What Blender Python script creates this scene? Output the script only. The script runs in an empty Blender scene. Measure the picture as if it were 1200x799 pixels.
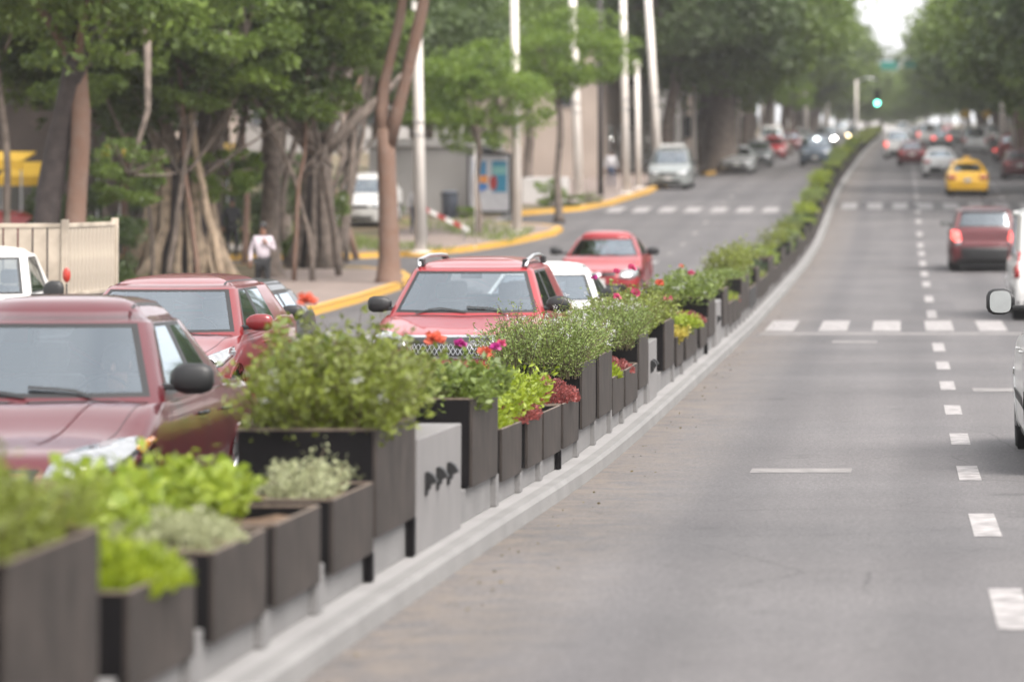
import bpy, bmesh, math, random
import numpy as np
from mathutils import Vector, Matrix
from mathutils.bvhtree import BVHTree
R = math.radians
scene = bpy.context.scene
col = scene.collection

# ------------------------------------------------------------------ camera
F = 4000.0            # focal length in pixels of the 1200 px wide photograph
VX, VY = 1058.0, 140.0
CAMZ = 4.0
cam_d = bpy.data.cameras.new('camera')
cam_d.sensor_width = 36.0
cam_d.lens = F / 1200 * 36.0
cam_d.shift_x = -(VX - 600) / 1200
cam_d.shift_y = -(399.5 - VY) / 1200
cam_d.clip_start = 0.5
cam_d.clip_end = 4000
cam_d.dof.use_dof = True
cam_d.dof.focus_distance = 30.0
cam_d.dof.aperture_fstop = 1.65
cam = bpy.data.objects.new('camera', cam_d)
cam.location = (0, 0, CAMZ)
cam.rotation_euler = (R(90), 0, 0)
col.objects.link(cam)
scene.camera = cam

# ------------------------------------------------------------------ light
SUN_EL, SUN_AZ = 52, 132      # azimuth measured from +Y towards +X
world = bpy.data.worlds.new('World')
scene.world = world
world.use_nodes = True
wn = world.node_tree
wn.nodes.clear()
sky = wn.nodes.new('ShaderNodeTexSky')
sky.sky_type = 'NISHITA'
sky.sun_disc = False
sky.sun_elevation = R(SUN_EL)
sky.sun_rotation = R(SUN_AZ)
sky.air_density = 1.0
sky.dust_density = 6.0
sky.ozone_density = 1.0
hs = wn.nodes.new('ShaderNodeHueSaturation')
hs.inputs['Saturation'].default_value = 0.30
bg = wn.nodes.new('ShaderNodeBackground')
bg.inputs['Strength'].default_value = 0.12
wo = wn.nodes.new('ShaderNodeOutputWorld')
wn.links.new(sky.outputs[0], hs.inputs['Color'])
# thin bright cloud layer over the clear sky
tc_ = wn.nodes.new('ShaderNodeTexCoord'); cn = wn.nodes.new('ShaderNodeTexNoise'); cn.inputs['Scale'].default_value = 2.2; cn.inputs['Detail'].default_value = 5
wn.links.new(tc_.outputs['Generated'], cn.inputs['Vector'])
cr_ = wn.nodes.new('ShaderNodeValToRGB'); cr_.color_ramp.elements[0].color = (3.6, 3.65, 3.8, 1); cr_.color_ramp.elements[1].color = (5.6, 5.55, 5.5, 1)
cr_.color_ramp.elements[0].position = .3; cr_.color_ramp.elements[1].position = .7
wn.links.new(cn.outputs[0], cr_.inputs[0])
mx_ = wn.nodes.new('ShaderNodeMixRGB'); mx_.inputs[0].default_value = .62
wn.links.new(hs.outputs[0], mx_.inputs[1]); wn.links.new(cr_.outputs[0], mx_.inputs[2])
wn.links.new(mx_.outputs[0], bg.inputs['Color'])
wn.links.new(bg.outputs[0], wo.inputs['Surface'])
sun_d = bpy.data.lights.new('sun', 'SUN')
sun_d.energy = 1.5
sun_d.angle = R(32)
sun_d.color = (1.0, 0.94, 0.88)
sun = bpy.data.objects.new('sun', sun_d)
sun.rotation_euler = (R(90 - SUN_EL), 0, -R(SUN_AZ) + math.pi)
sun.location = (30, -30, 60)
col.objects.link(sun)
scene.view_settings.view_transform = 'Standard'
scene.view_settings.look = 'None'
scene.view_settings.gamma = 1
scene.view_settings.exposure = 1.95
scene.cycles.max_bounces = 6
scene.cycles.transparent_max_bounces = 12
scene.cycles.volume_bounces = 1
scene.cycles.volume_max_steps = 64

# ------------------------------------------------------------------ terrain profile
HT = [(-40,2.0),(0,2.1),(11,2.3),(14.8,2.43),(22.2,2.73),(28.8,3.03),(34.5,3.18),(45,3.40),(60.6,3.72),(78,3.92),
      (93,4.05),(108,4.03),(120,3.72),(129,3.42),(145,3.05),(167,2.86),(200,2.65),(235,2.45),(300,2.3),(400,2.25),(2500,2.2)]
_ty = np.arange(-40, 1600, 1.0)
_th = np.interp(_ty, [a for a, b in HT], [b for a, b in HT])
_k = np.exp(-np.linspace(-2, 2, 13) ** 2); _k /= _k.sum()
_ts = np.convolve(np.pad(_th, 6, mode='edge'), _k, mode='valid')
def gz(y):
    return CAMZ - float(np.interp(y, _ty, _ts))
def slope(y):
    return math.atan((gz(y + 2) - gz(y - 2)) / 4)
KA = .60      # overall albedo scale

# ------------------------------------------------------------------ materials
def nodes_of(name):
    m = bpy.data.materials.new(name); m.use_nodes = True
    nt = m.node_tree
    return m, nt, nt.nodes['Principled BSDF']
def mat(name, c, rough=.6, metal=0, var=.12, scale=6, bump=0, bscale=60, coat=0, spec=.5, emit=None, estr=0, c2=None, coord='Object'):
    if metal < .9:
        c = [v*KA for v in c]
        if c2: c2 = [v*KA for v in c2]
    m, nt, b = nodes_of(name)
    N = nt.nodes; Lk = nt.links
    tc = N.new('ShaderNodeTexCoord')
    nz = N.new('ShaderNodeTexNoise'); nz.inputs['Scale'].default_value = scale; nz.inputs['Detail'].default_value = 6
    Lk.new(tc.outputs[coord], nz.inputs['Vector'])
    rp = N.new('ShaderNodeValToRGB')
    rp.color_ramp.elements[0].position = .3; rp.color_ramp.elements[1].position = .7
    ca = [max(0, v * (1 - var)) for v in c]; cb = list(c2) if c2 else [min(1, v * (1 + var)) for v in c]
    rp.color_ramp.elements[0].color = (*ca, 1); rp.color_ramp.elements[1].color = (*cb, 1)
    Lk.new(nz.outputs[0], rp.inputs[0]); Lk.new(rp.outputs[0], b.inputs['Base Color'])
    b.inputs['Roughness'].default_value = rough
    b.inputs['Metallic'].default_value = metal
    b.inputs['Specular IOR Level'].default_value = spec
    b.inputs['Coat Weight'].default_value = coat
    b.inputs['Coat Roughness'].default_value = .04
    if bump:
        n2 = N.new('ShaderNodeTexNoise'); n2.inputs['Scale'].default_value = bscale; n2.inputs['Detail'].default_value = 4
        Lk.new(tc.outputs[coord], n2.inputs['Vector'])
        bp = N.new('ShaderNodeBump'); bp.inputs['Strength'].default_value = bump; bp.inputs['Distance'].default_value = .02
        Lk.new(n2.outputs[0], bp.inputs['Height']); Lk.new(bp.outputs[0], b.inputs['Normal'])
    if emit:
        b.inputs['Emission Color'].default_value = (*emit, 1); b.inputs['Emission Strength'].default_value = estr
    return m
def leaf_mat(name, c, c2, trans=.35, rough=.5, oscale=.9):
    """leaf colour varies from leaf to leaf and clump to clump"""
    c = [v*.62 for v in c]; c2 = [v*.62 for v in c2]
    m, nt, b = nodes_of(name)
    N = nt.nodes; Lk = nt.links
    tc = N.new('ShaderNodeTexCoord'); geo = N.new('ShaderNodeNewGeometry')
    nz = N.new('ShaderNodeTexNoise'); nz.inputs['Scale'].default_value = oscale; nz.inputs['Detail'].default_value = 3
    Lk.new(tc.outputs['Object'], nz.inputs['Vector'])
    mx = N.new('ShaderNodeMath'); mx.operation = 'MULTIPLY_ADD'; mx.inputs[1].default_value = .45
    mx.use_clamp = True
    Lk.new(geo.outputs['Random Per Island'], mx.inputs[0])
    n3 = N.new('ShaderNodeMapRange'); n3.inputs[1].default_value = .3; n3.inputs[2].default_value = .75; n3.inputs[4].default_value = .6
    Lk.new(nz.outputs[0], n3.inputs[0]); Lk.new(n3.outputs[0], mx.inputs[2])
    rp = N.new('ShaderNodeValToRGB')
    rp.color_ramp.elements[0].color = (*c, 1); rp.color_ramp.elements[1].color = (*c2, 1)
    Lk.new(mx.outputs[0], rp.inputs[0])
    Lk.new(rp.outputs[0], b.inputs['Base Color'])
    b.inputs['Roughness'].default_value = rough
    tr = N.new('ShaderNodeBsdfTranslucent'); Lk.new(rp.outputs[0], tr.inputs['Color'])
    ms = N.new('ShaderNodeMixShader'); ms.inputs[0].default_value = trans
    out = N['Material Output']
    Lk.new(b.outputs[0], ms.inputs[1]); Lk.new(tr.outputs[0], ms.inputs[2]); Lk.new(ms.outputs[0], out.inputs['Surface'])
    return m
def glass_mat(name, tint=(.82,.88,.90), refl=.14, base=.25):
    m = bpy.data.materials.new(name); m.use_nodes = True
    nt = m.node_tree; N = nt.nodes; Lk = nt.links; N.clear()
    out = N.new('ShaderNodeOutputMaterial')
    t = N.new('ShaderNodeBsdfTransparent'); t.inputs[0].default_value = (*tint, 1)
    g = N.new('ShaderNodeBsdfGlossy'); g.inputs['Roughness'].default_value = .03; g.inputs[0].default_value = (.84, .93, 1, 1)
    fr = N.new('ShaderNodeFresnel'); fr.inputs[0].default_value = 1.5
    ma = N.new('ShaderNodeMath'); ma.operation = 'MULTIPLY_ADD'; ma.inputs[1].default_value = 1.6; ma.inputs[2].default_value = refl; ma.use_clamp = True
    Lk.new(fr.outputs[0], ma.inputs[0])
    ms = N.new('ShaderNodeMixShader'); Lk.new(ma.outputs[0], ms.inputs[0]); Lk.new(t.outputs[0], ms.inputs[1]); Lk.new(g.outputs[0], ms.inputs[2])
    Lk.new(ms.outputs[0], out.inputs['Surface'])
    return m
def paint(name, c, metal=.35, rough=.36, coat=.55):
    m = mat(name, [min(.98, v*1.2) for v in c], rough, metal*.6, var=.05, scale=1.5, coat=coat, spec=.35)
    return m

M = {}
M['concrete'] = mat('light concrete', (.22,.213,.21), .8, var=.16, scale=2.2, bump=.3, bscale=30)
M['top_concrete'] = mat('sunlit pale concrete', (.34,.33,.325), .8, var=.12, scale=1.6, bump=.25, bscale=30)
M['kerb'] = mat('kerb concrete', (.255,.248,.242), .85, var=.13, scale=1.6, bump=.3, bscale=25)
M['slab'] = mat('grey marker concrete', (.235,.225,.222), .75, var=.07, scale=3, bump=.12, bscale=40)
M['panel'] = mat('taupe panel', (.046,.038,.034), .7, var=.2, scale=4.5, bump=.05, bscale=60, spec=.2, c2=(.072,.058,.051))
M['planter'] = mat('black steel planter', (.009,.008,.009), .8, var=.2, scale=4, spec=.12)
M['rust_edge'] = mat('weathered rim', (.20,.15,.115), .8, var=.3, scale=25)
M['soil'] = mat('potting soil', (.16,.095,.055), .95, var=.45, scale=45, bump=.8, bscale=50)
M['black'] = mat('black plastic', (.010,.010,.011), .5, var=.1)
M['rubber'] = mat('tyre rubber', (.018,.018,.018), .85, var=.2, scale=20)
M['chrome'] = mat('chrome', (.75,.75,.76), .12, 1, var=.02)
M['alloy'] = mat('alloy rim', (.45,.45,.46), .3, .9, var=.05)
M['mirror'] = mat('mirror glass', (.42,.43,.42), .08, .9, var=.1)
M['interior'] = mat('cabin cloth', (.05,.05,.055), .9, var=.2)
M['interior_light'] = mat('cabin grey cloth', (.18,.17,.16), .9, var=.2)
M['glass'] = glass_mat('clear car glass')
M['glass_dark'] = glass_mat('tinted car glass', (.22,.24,.22), .10)
M['lamp_clear'] = mat('headlamp reflector', (.42,.43,.44), .15, .6, var=.35, scale=14, coat=1)
M['lamp_red'] = mat('red lamp lens', (.45,.012,.012), .15, var=.1, coat=1)
M['lamp_amber'] = mat('amber lens', (.7,.22,.02), .2, var=.1, coat=1)
M['lamp_red_on'] = mat('lit brake lamp', (.6,.03,.03), .2, emit=(1,.12,.10), estr=.9)
M['lamp_on'] = mat('lit headlamp', (.9,.9,.9), .2, emit=(1,.97,.9), estr=12)
M['lamp_warm'] = mat('lit warm headlamp', (.9,.8,.6), .2, emit=(1,.70,.38), estr=5)
M['signal_green'] = mat('lit green signal', (.1,.8,.6), .3, emit=(.16,1,.68), estr=4)
M['signal_off'] = mat('unlit signal lens', (.02,.02,.018), .3)
M['plate'] = mat('licence plate', (.62,.60,.57), .5, var=.1, scale=14)
M['pole'] = mat('cream painted pole', (.98,.90,.83), .6, var=.08, scale=1.2)
M['darkpole'] = mat('dark utility pole', (.06,.05,.05), .8)
M['bark'] = mat('grey brown bark', (.19,.15,.125), .95, var=.45, scale=5, bump=1, bscale=14)
M['bark_dark'] = mat('dark bark', (.055,.042,.04), .95, var=.4, scale=5, bump=1, bscale=14)
M['bark_red'] = mat('reddish bark', (.46,.26,.18), .95, var=.5, scale=3.5, bump=1, bscale=9, c2=(.24,.16,.125))
M['bark_pale'] = mat('pale ficus roots', (.46,.35,.25), .95, var=.4, scale=5, bump=1, bscale=12)
M['yellow'] = mat('yellow kerb paint', (.98,.52,.03), .75, var=.1, scale=2.6, c2=(.70,.42,.10))
M['skin'] = mat('skin', (.32,.16,.10), .55, var=.06)
M['hair'] = mat('dark hair', (.012,.009,.008), .6)
M['shirt'] = mat('pale lilac shirt', (.66,.58,.63), .8, var=.06)
M['trousers'] = mat('black trousers', (.012,.012,.014), .8)
M['jeans'] = mat('blue jeans', (.05,.07,.13), .85)
M['white_cloth'] = mat('white cloth', (.6,.58,.6), .8)
M['dark_cloth'] = mat('dark cloth', (.03,.03,.035), .85)
LEAF = {
 'bush': leaf_mat('bush leaf', (.10,.12,.018), (.33,.40,.05), oscale=3),
 'fine': leaf_mat('fine leaf', (.12,.19,.035), (.34,.43,.10), oscale=4),
 'lime': leaf_mat('lime leaf', (.20,.29,.012), (.46,.55,.04), trans=.45, oscale=4),
 'lettuce': leaf_mat('lettuce leaf', (.19,.29,.02), (.50,.60,.07), trans=.45, oscale=4),
 'purple': leaf_mat('purple leaf', (.05,.010,.014), (.60,.15,.13), trans=.3, oscale=9),
 'silver': leaf_mat('silver leaf', (.30,.33,.15), (.62,.64,.38), trans=.35, oscale=6),
 'rose': leaf_mat('rose leaf', (.09,.14,.025), (.29,.38,.07), oscale=4),
 'yellow': leaf_mat('yellow leaf', (.35,.36,.06), (.75,.56,.08), trans=.4, oscale=5),
 'dark': leaf_mat('dark leaf', (.02,.045,.018), (.07,.13,.035), oscale=3),
}
M['stem'] = mat('green stem', (.12,.13,.04), .8, var=.3)
M['twig'] = mat('brown twig', (.13,.10,.05), .9, var=.3)
def petal(name, c, c2): return leaf_mat(name, c, c2, trans=.4, oscale=20)
M['orange_petal'] = petal('coral petal', (.75,.10,.05), (.95,.24,.14))
M['pink_petal'] = petal('pink petal', (.70,.05,.16), (.90,.16,.34))
M['magenta_petal'] = petal('magenta petal', (.55,.02,.26), (.75,.08,.42))
M['white_petal'] = petal('white petal', (.72,.70,.72), (.85,.84,.86))
TREE = {
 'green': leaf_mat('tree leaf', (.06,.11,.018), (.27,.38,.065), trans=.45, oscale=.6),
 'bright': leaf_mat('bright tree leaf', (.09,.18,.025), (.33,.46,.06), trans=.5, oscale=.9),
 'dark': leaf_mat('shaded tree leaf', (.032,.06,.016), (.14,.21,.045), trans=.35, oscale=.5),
}
# ------------------------------------------------------------------ object helpers
def link(name, me, parent=None, kind=None):
    o = bpy.data.objects.new(name, me); col.objects.link(o)
    if parent: o.parent = parent
    if kind: o['kind'] = kind
    return o
def tag(o, label=None, cat=None, group=None, kind=None):
    if label: o['label'] = label
    if cat: o['category'] = cat
    if group: o['group'] = group
    if kind: o['kind'] = kind
    return o
def empty(name, loc, rz=0, rx=0, label=None, cat=None, group=None):
    o = bpy.data.objects.new(name, None); col.objects.link(o)
    o.location = loc; o.rotation_euler = (rx, 0, rz); o.empty_display_size = .2
    return tag(o, label, cat, group)
_kids = {}
def copy_tree(o, parent=None):
    c = o.copy(); col.objects.link(c)
    if parent: c.parent = parent
    for ch in [x for x in o.children]:
        copy_tree(ch, c)
    return c
class MB:
    def __init__(s): s.v = []; s.f = []; s.m = []
    def quad(s, a, b, c, d, m=0):
        n = len(s.v); s.v += [a, b, c, d]; s.f.append((n, n+1, n+2, n+3)); s.m.append(m)
    def add(s, vs, fs, m=0):
        n = len(s.v); s.v += [tuple(v) for v in vs]; s.f += [tuple(i+n for i in f) for f in fs]; s.m += [m]*len(fs)
    def box(s, x0, x1, y0, y1, z0, z1, m=0):
        s.add([(x0,y0,z0),(x1,y0,z0),(x1,y1,z0),(x0,y1,z0),(x0,y0,z1),(x1,y0,z1),(x1,y1,z1),(x0,y1,z1)],
              [(0,3,2,1),(4,5,6,7),(0,1,5,4),(1,2,6,5),(2,3,7,6),(3,0,4,7)], m)
    def tube(s, pts, radii, n=8, m=0, cap=True, wob=0, rnd=None):
        pts = [Vector(p) for p in pts]
        if not hasattr(radii, '__len__'): radii = [radii]*len(pts)
        base = len(s.v); up = Vector((0,0,1))
        for i, p in enumerate(pts):
            d = (pts[min(i+1, len(pts)-1)] - pts[max(i-1, 0)])
            if d.length < 1e-9: d = Vector((0,0,1))
            d.normalize()
            ref = Vector((1,0,0)) if abs(d.z) > .8 else up
            a = d.cross(ref).normalized(); b = d.cross(a)
            for k in range(n):
                t = 2*math.pi*k/n
                r = radii[i] * (1 + (rnd.uniform(-wob, wob) if rnd else 0))
                s.v.append(tuple(p + a*math.cos(t)*r + b*math.sin(t)*r))
        for i in range(len(pts)-1):
            for k in range(n):
                k2 = (k+1) % n
                s.f.append((base+i*n+k, base+i*n+k2, base+(i+1)*n+k2, base+(i+1)*n+k)); s.m.append(m)
        if cap:
            s.f.append(tuple(base+k for k in range(n))[::-1]); s.m.append(m)
            s.f.append(tuple(base+(len(pts)-1)*n+k for k in range(n))); s.m.append(m)
    def lathe(s, prof, c=(0,0,0), axis='z', n=20, m=0):
        base = len(s.v)
        for r, h in prof:
            for k in range(n):
                t = 2*math.pi*k/n; a, b = r*math.cos(t), r*math.sin(t)
                s.v.append((c[0]+a, c[1]+b, c[2]+h) if axis == 'z' else (c[0]+h, c[1]+a, c[2]+b) if axis == 'x' else (c[0]+a, c[1]+h, c[2]+b))
        for i in range(len(prof)-1):
            for k in range(n):
                k2 = (k+1) % n
                s.f.append((base+i*n+k, base+i*n+k2, base+(i+1)*n+k2, base+(i+1)*n+k)); s.m.append(m)
    def ball(s, c, r, sq=(1,1,1), n=12, m=0):
        prof = [(math.sin(math.pi*i/8)*r, -math.cos(math.pi*i/8)*r) for i in range(9)]
        b = len(s.v); s.lathe(prof, (0,0,0), 'z', n, m)
        for i in range(b, len(s.v)):
            x, y, z = s.v[i]; s.v[i] = (c[0]+x*sq[0], c[1]+y*sq[1], c[2]+z*sq[2])
    def mesh(s, name, mats, smooth=False, weld=False):
        me = bpy.data.meshes.new(name); me.from_pydata(s.v, [], s.f)
        if not isinstance(mats, (list, tuple)): mats = [mats]
        for m in mats: me.materials.append(m)
        if len(mats) > 1: me.polygons.foreach_set('material_index', s.m)
        if weld:
            bm = bmesh.new(); bm.from_mesh(me); bmesh.ops.remove_doubles(bm, verts=bm.verts, dist=1e-4)
            bmesh.ops.recalc_face_normals(bm, faces=bm.faces); bm.to_mesh(me); bm.free()
        if smooth: me.polygons.foreach_set('use_smooth', [True]*len(me.polygons))
        me.update(); return me
    def build(s, name, mats, parent=None, smooth=False, kind=None, weld=False, bevel=0):
        o = link(name, s.mesh(name, mats, smooth, weld), parent, kind)
        if bevel:
            b = o.modifiers.new('bevel', 'BEVEL'); b.width = bevel; b.segments = 2; b.limit_method = 'ANGLE'
        return o
def leaves_np(name, centers, dirs, sizes, mat_, aspect=.5, fold=.25, rng=None, droop=0):
    """many small folded leaves (2 triangles each) as one mesh"""
    n = len(centers)
    d = dirs / (np.linalg.norm(dirs, axis=1, keepdims=True) + 1e-9)
    rv = rng.normal(size=(n, 3)); s = np.cross(d, rv); s /= (np.linalg.norm(s, axis=1, keepdims=True) + 1e-9)
    nrm = np.cross(s, d)
    L = sizes[:, None]
    p0 = centers; p2 = centers + d*L
    pm = centers + d*L*.5 + nrm*L*fold*.4
    p1 = pm + s*L*aspect*.5 - nrm*L*fold*.5; p3 = pm - s*L*aspect*.5 - nrm*L*fold*.5
    v = np.stack([p0, p1, p2, p3], 1).reshape(-1, 3).astype(np.float32)
    me = bpy.data.meshes.new(name)
    me.vertices.add(4*n); me.vertices.foreach_set('co', v.ravel())
    idx = np.arange(n)[:, None]*4
    tri = np.concatenate([idx+0, idx+1, idx+2, idx+0, idx+2, idx+3], 1).astype(np.int32).ravel()
    me.loops.add(6*n); me.loops.foreach_set('vertex_index', tri)
    me.polygons.add(2*n); me.polygons.foreach_set('loop_start', np.arange(0, 6*n, 3, dtype=np.int32))
    me.materials.append(mat_); me.update(calc_edges=True); me.validate()
    return me
# ------------------------------------------------------------------ the setting
def asphalt():
    m, nt, b = nodes_of('asphalt'); N = nt.nodes; Lk = nt.links
    tc = N.new('ShaderNodeTexCoord')
    def noise(scale, detail=5, vec=None, rough=.5):
        n = N.new('ShaderNodeTexNoise'); n.inputs['Scale'].default_value = scale; n.inputs['Detail'].default_value = detail
        n.inputs['Roughness'].default_value = rough
        Lk.new(vec or tc.outputs['Object'], n.inputs['Vector']); return n
    def ramp(inp, a, b_, ca, cb):
        r = N.new('ShaderNodeValToRGB'); r.color_ramp.elements[0].position = a; r.color_ramp.elements[1].position = b_
        r.color_ramp.elements[0].color = (*ca, 1); r.color_ramp.elements[1].color = (*cb, 1); Lk.new(inp, r.inputs[0]); return r
    def mix(t, a, b_, fac=1, fi=None):
        x = N.new('ShaderNodeMixRGB'); x.blend_type = t; x.inputs[0].default_value = fac
        if fi: Lk.new(fi, x.inputs[0])
        Lk.new(a, x.inputs[1]); Lk.new(b_, x.inputs[2]); return x
    big = ramp(noise(.35, 6).outputs[0], .3, .75, (.073,.069,.070), (.099,.094,.0945))
    fine = ramp(noise(38, 4, None, .7).outputs[0], .34, .66, (.52,.52,.52), (1.45,1.45,1.45))
    agg = N.new('ShaderNodeTexVoronoi'); agg.inputs['Scale'].default_value = 90; Lk.new(tc.outputs['Object'], agg.inputs['Vector'])
    ag = ramp(agg.outputs['Color'], .2, .9, (.78,.78,.78), (1.22,1.2,1.18))
    # long streaks along the driving direction
    mp = N.new('ShaderNodeMapping'); mp.inputs['Scale'].default_value = (1.1, .035, 1); Lk.new(tc.outputs['Object'], mp.inputs['Vector'])
    st = ramp(noise(1.3, 5, mp.outputs[0]).outputs[0], .3, .7, (.88,.88,.88), (1.08,1.08,1.08))
    # bands across the road (patched surface)
    mp2 = N.new('ShaderNodeMapping'); mp2.inputs['Scale'].default_value = (.05, .9, 1); Lk.new(tc.outputs['Object'], mp2.inputs['Vector'])
    st2 = ramp(noise(.35, 5, mp2.outputs[0]).outputs[0], .38, .62, (.91,.91,.92), (1.06,1.05,1.05))
    x = mix('MULTIPLY', big.outputs[0], fine.outputs[0], .8); x = mix('MULTIPLY', x.outputs[0], ag.outputs[0], .8)
    x = mix('MULTIPLY', x.outputs[0], st.outputs[0], 1); x = mix('MULTIPLY', x.outputs[0], st2.outputs[0], 1)
    # thin wandering cracks
    wv = noise(2.2, 4); wm = N.new('ShaderNodeMixRGB'); wm.inputs[0].default_value = .12; Lk.new(tc.outputs['Object'], wm.inputs[1]); Lk.new(wv.outputs['Color'], wm.inputs[2])
    vc = N.new('ShaderNodeTexVoronoi'); vc.feature = 'DISTANCE_TO_EDGE'; vc.inputs['Scale'].default_value = .42; Lk.new(wm.outputs[0], vc.inputs['Vector'])
    ck = ramp(vc.outputs['Distance'], .0, .006, (.62,.62,.62), (1,1,1)); ckf = ramp(noise(.5, 3).outputs[0], .45, .6, (0,0,0), (1,1,1))
    x = mix('MULTIPLY', x.outputs[0], ck.outputs[0], 0, ckf.outputs[0])
    # repaired patches and oil drips
    vp = N.new('ShaderNodeTexVoronoi'); vp.distance = 'CHEBYCHEV'; vp.inputs['Scale'].default_value = .16; Lk.new(tc.outputs['Object'], vp.inputs['Vector'])
    pt = ramp(vp.outputs['Color'], .80, .82, (1,1,1), (.86,.86,.87)); x = mix('MULTIPLY', x.outputs[0], pt.outputs[0], 1)
    oil = ramp(noise(1.7, 3).outputs[0], .66, .76, (1,1,1), (.74,.74,.74)); x = mix('MULTIPLY', x.outputs[0], oil.outputs[0], 1)
    # wheel tracks polished darker, two to a lane
    sx = N.new('ShaderNodeSeparateXYZ'); Lk.new(tc.outputs['Object'], sx.inputs[0])
    sn = N.new('ShaderNodeMath'); sn.operation = 'MULTIPLY_ADD'; sn.inputs[1].default_value = 3.9; sn.inputs[2].default_value = .6; Lk.new(sx.outputs[0], sn.inputs[0])
    sn2 = N.new('ShaderNodeMath'); sn2.operation = 'SINE'; Lk.new(sn.outputs[0], sn2.inputs[0])
    tr = ramp(sn2.outputs[0], .1, .95, (1.03,1.03,1.03), (.91,.91,.92)); x = mix('MULTIPLY', x.outputs[0], tr.outputs[0], 1)
    # tan dust gathered along the median kerb
    sp = N.new('ShaderNodeSeparateXYZ'); Lk.new(tc.outputs['Object'], sp.inputs[0])
    mr = N.new('ShaderNodeMapRange'); mr.inputs[1].default_value = -1.5; mr.inputs[2].default_value = -2.6; mr.inputs[3].default_value = 0; mr.inputs[4].default_value = 1
    Lk.new(sp.outputs[0], mr.inputs[0])
    nd = noise(3.5, 8, None, .7); dr = N.new('ShaderNodeMath'); dr.operation = 'MULTIPLY'; Lk.new(mr.outputs[0], dr.inputs[0])
    rr = N.new('ShaderNodeMapRange'); rr.inputs[1].default_value = .38; rr.inputs[2].default_value = .62; Lk.new(nd.outputs[0], rr.inputs[0])
    Lk.new(rr.outputs[0], dr.inputs[1])
    gt = N.new('ShaderNodeMath'); gt.operation = 'GREATER_THAN'; gt.inputs[1].default_value = -3.2; Lk.new(sp.outputs[0], gt.inputs[0])
    d2 = N.new('ShaderNodeMath'); d2.operation = 'MULTIPLY'; Lk.new(dr.outputs[0], d2.inputs[0]); Lk.new(gt.outputs[0], d2.inputs[1])
    d3 = N.new('ShaderNodeMath'); d3.operation = 'MULTIPLY'; d3.inputs[1].default_value = .6; Lk.new(d2.outputs[0], d3.inputs[0])
    dust = N.new('ShaderNodeRGB'); dust.outputs[0].default_value = (.17,.136,.105,1)
    x = mix('MIX', x.outputs[0], dust.outputs[0], 0, d3.outputs[0])
    Lk.new(x.outputs[0], b.inputs['Base Color'])
    b.inputs['Roughness'].default_value = .82; b.inputs['Specular IOR Level'].default_value = .35
    bp = N.new('ShaderNodeBump'); bp.inputs['Strength'].default_value = .35; bp.inputs['Distance'].default_value = .01
    Lk.new(noise(70, 3).outputs[0], bp.inputs['Height']); Lk.new(bp.outputs[0], b.inputs['Normal'])
    return m
M['asphalt'] = asphalt()
M['road_paint'] = mat('worn road paint', (.27,.25,.245), .7, var=.3, scale=8, c2=(.50,.47,.46))
M['faint_paint'] = mat('faded road paint', (.21,.197,.192), .8, var=.2, scale=7, c2=(.30,.28,.27))
M['earth'] = mat('dry earth and grass', (.10,.115,.035), .95, var=.3, scale=.5, bump=.5, bscale=10, c2=(.30,.20,.12))
M['sidewalk'] = mat('pinkish pavement', (.29,.225,.195), .85, var=.15, scale=1.2, bump=.15, bscale=20)
M['path'] = mat('pale path', (.42,.37,.33), .85, var=.12, scale=1.2)

def ysteps(y0, y1, st):
    n = max(1, int(math.ceil((y1-y0)/st))); return [y0+(y1-y0)*i/n for i in range(n+1)]
def sheet(name, x0, x1, y0, y1, dz, m, st=2.0, kind='structure', parent=None, far=None):
    """sheet following the terrain; x0/x1 are numbers or functions of y"""
    ys = ysteps(y0, y1, st)
    if far: ys += far
    b = MB(); fx0 = x0 if callable(x0) else (lambda y: x0); fx1 = x1 if callable(x1) else (lambda y: x1)
    for a, c in zip(ys, ys[1:]):
        if fx1(a)-fx0(a) < .01 and fx1(c)-fx0(c) < .01: continue
        b.quad((fx0(a),a,gz(a)+dz), (fx1(a),a,gz(a)+dz), (fx1(c),c,gz(c)+dz), (fx0(c),c,gz(c)+dz))
    o = b.build(name, m, parent)
    if kind: o['kind'] = kind
    return o
sheet('ground', -1500, 1500, -40, 600, -.06, M['earth'], 4, far=[900, 1600])
sheet('road', -75, 60, -30, 900, 0, M['asphalt'], 2)

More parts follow.
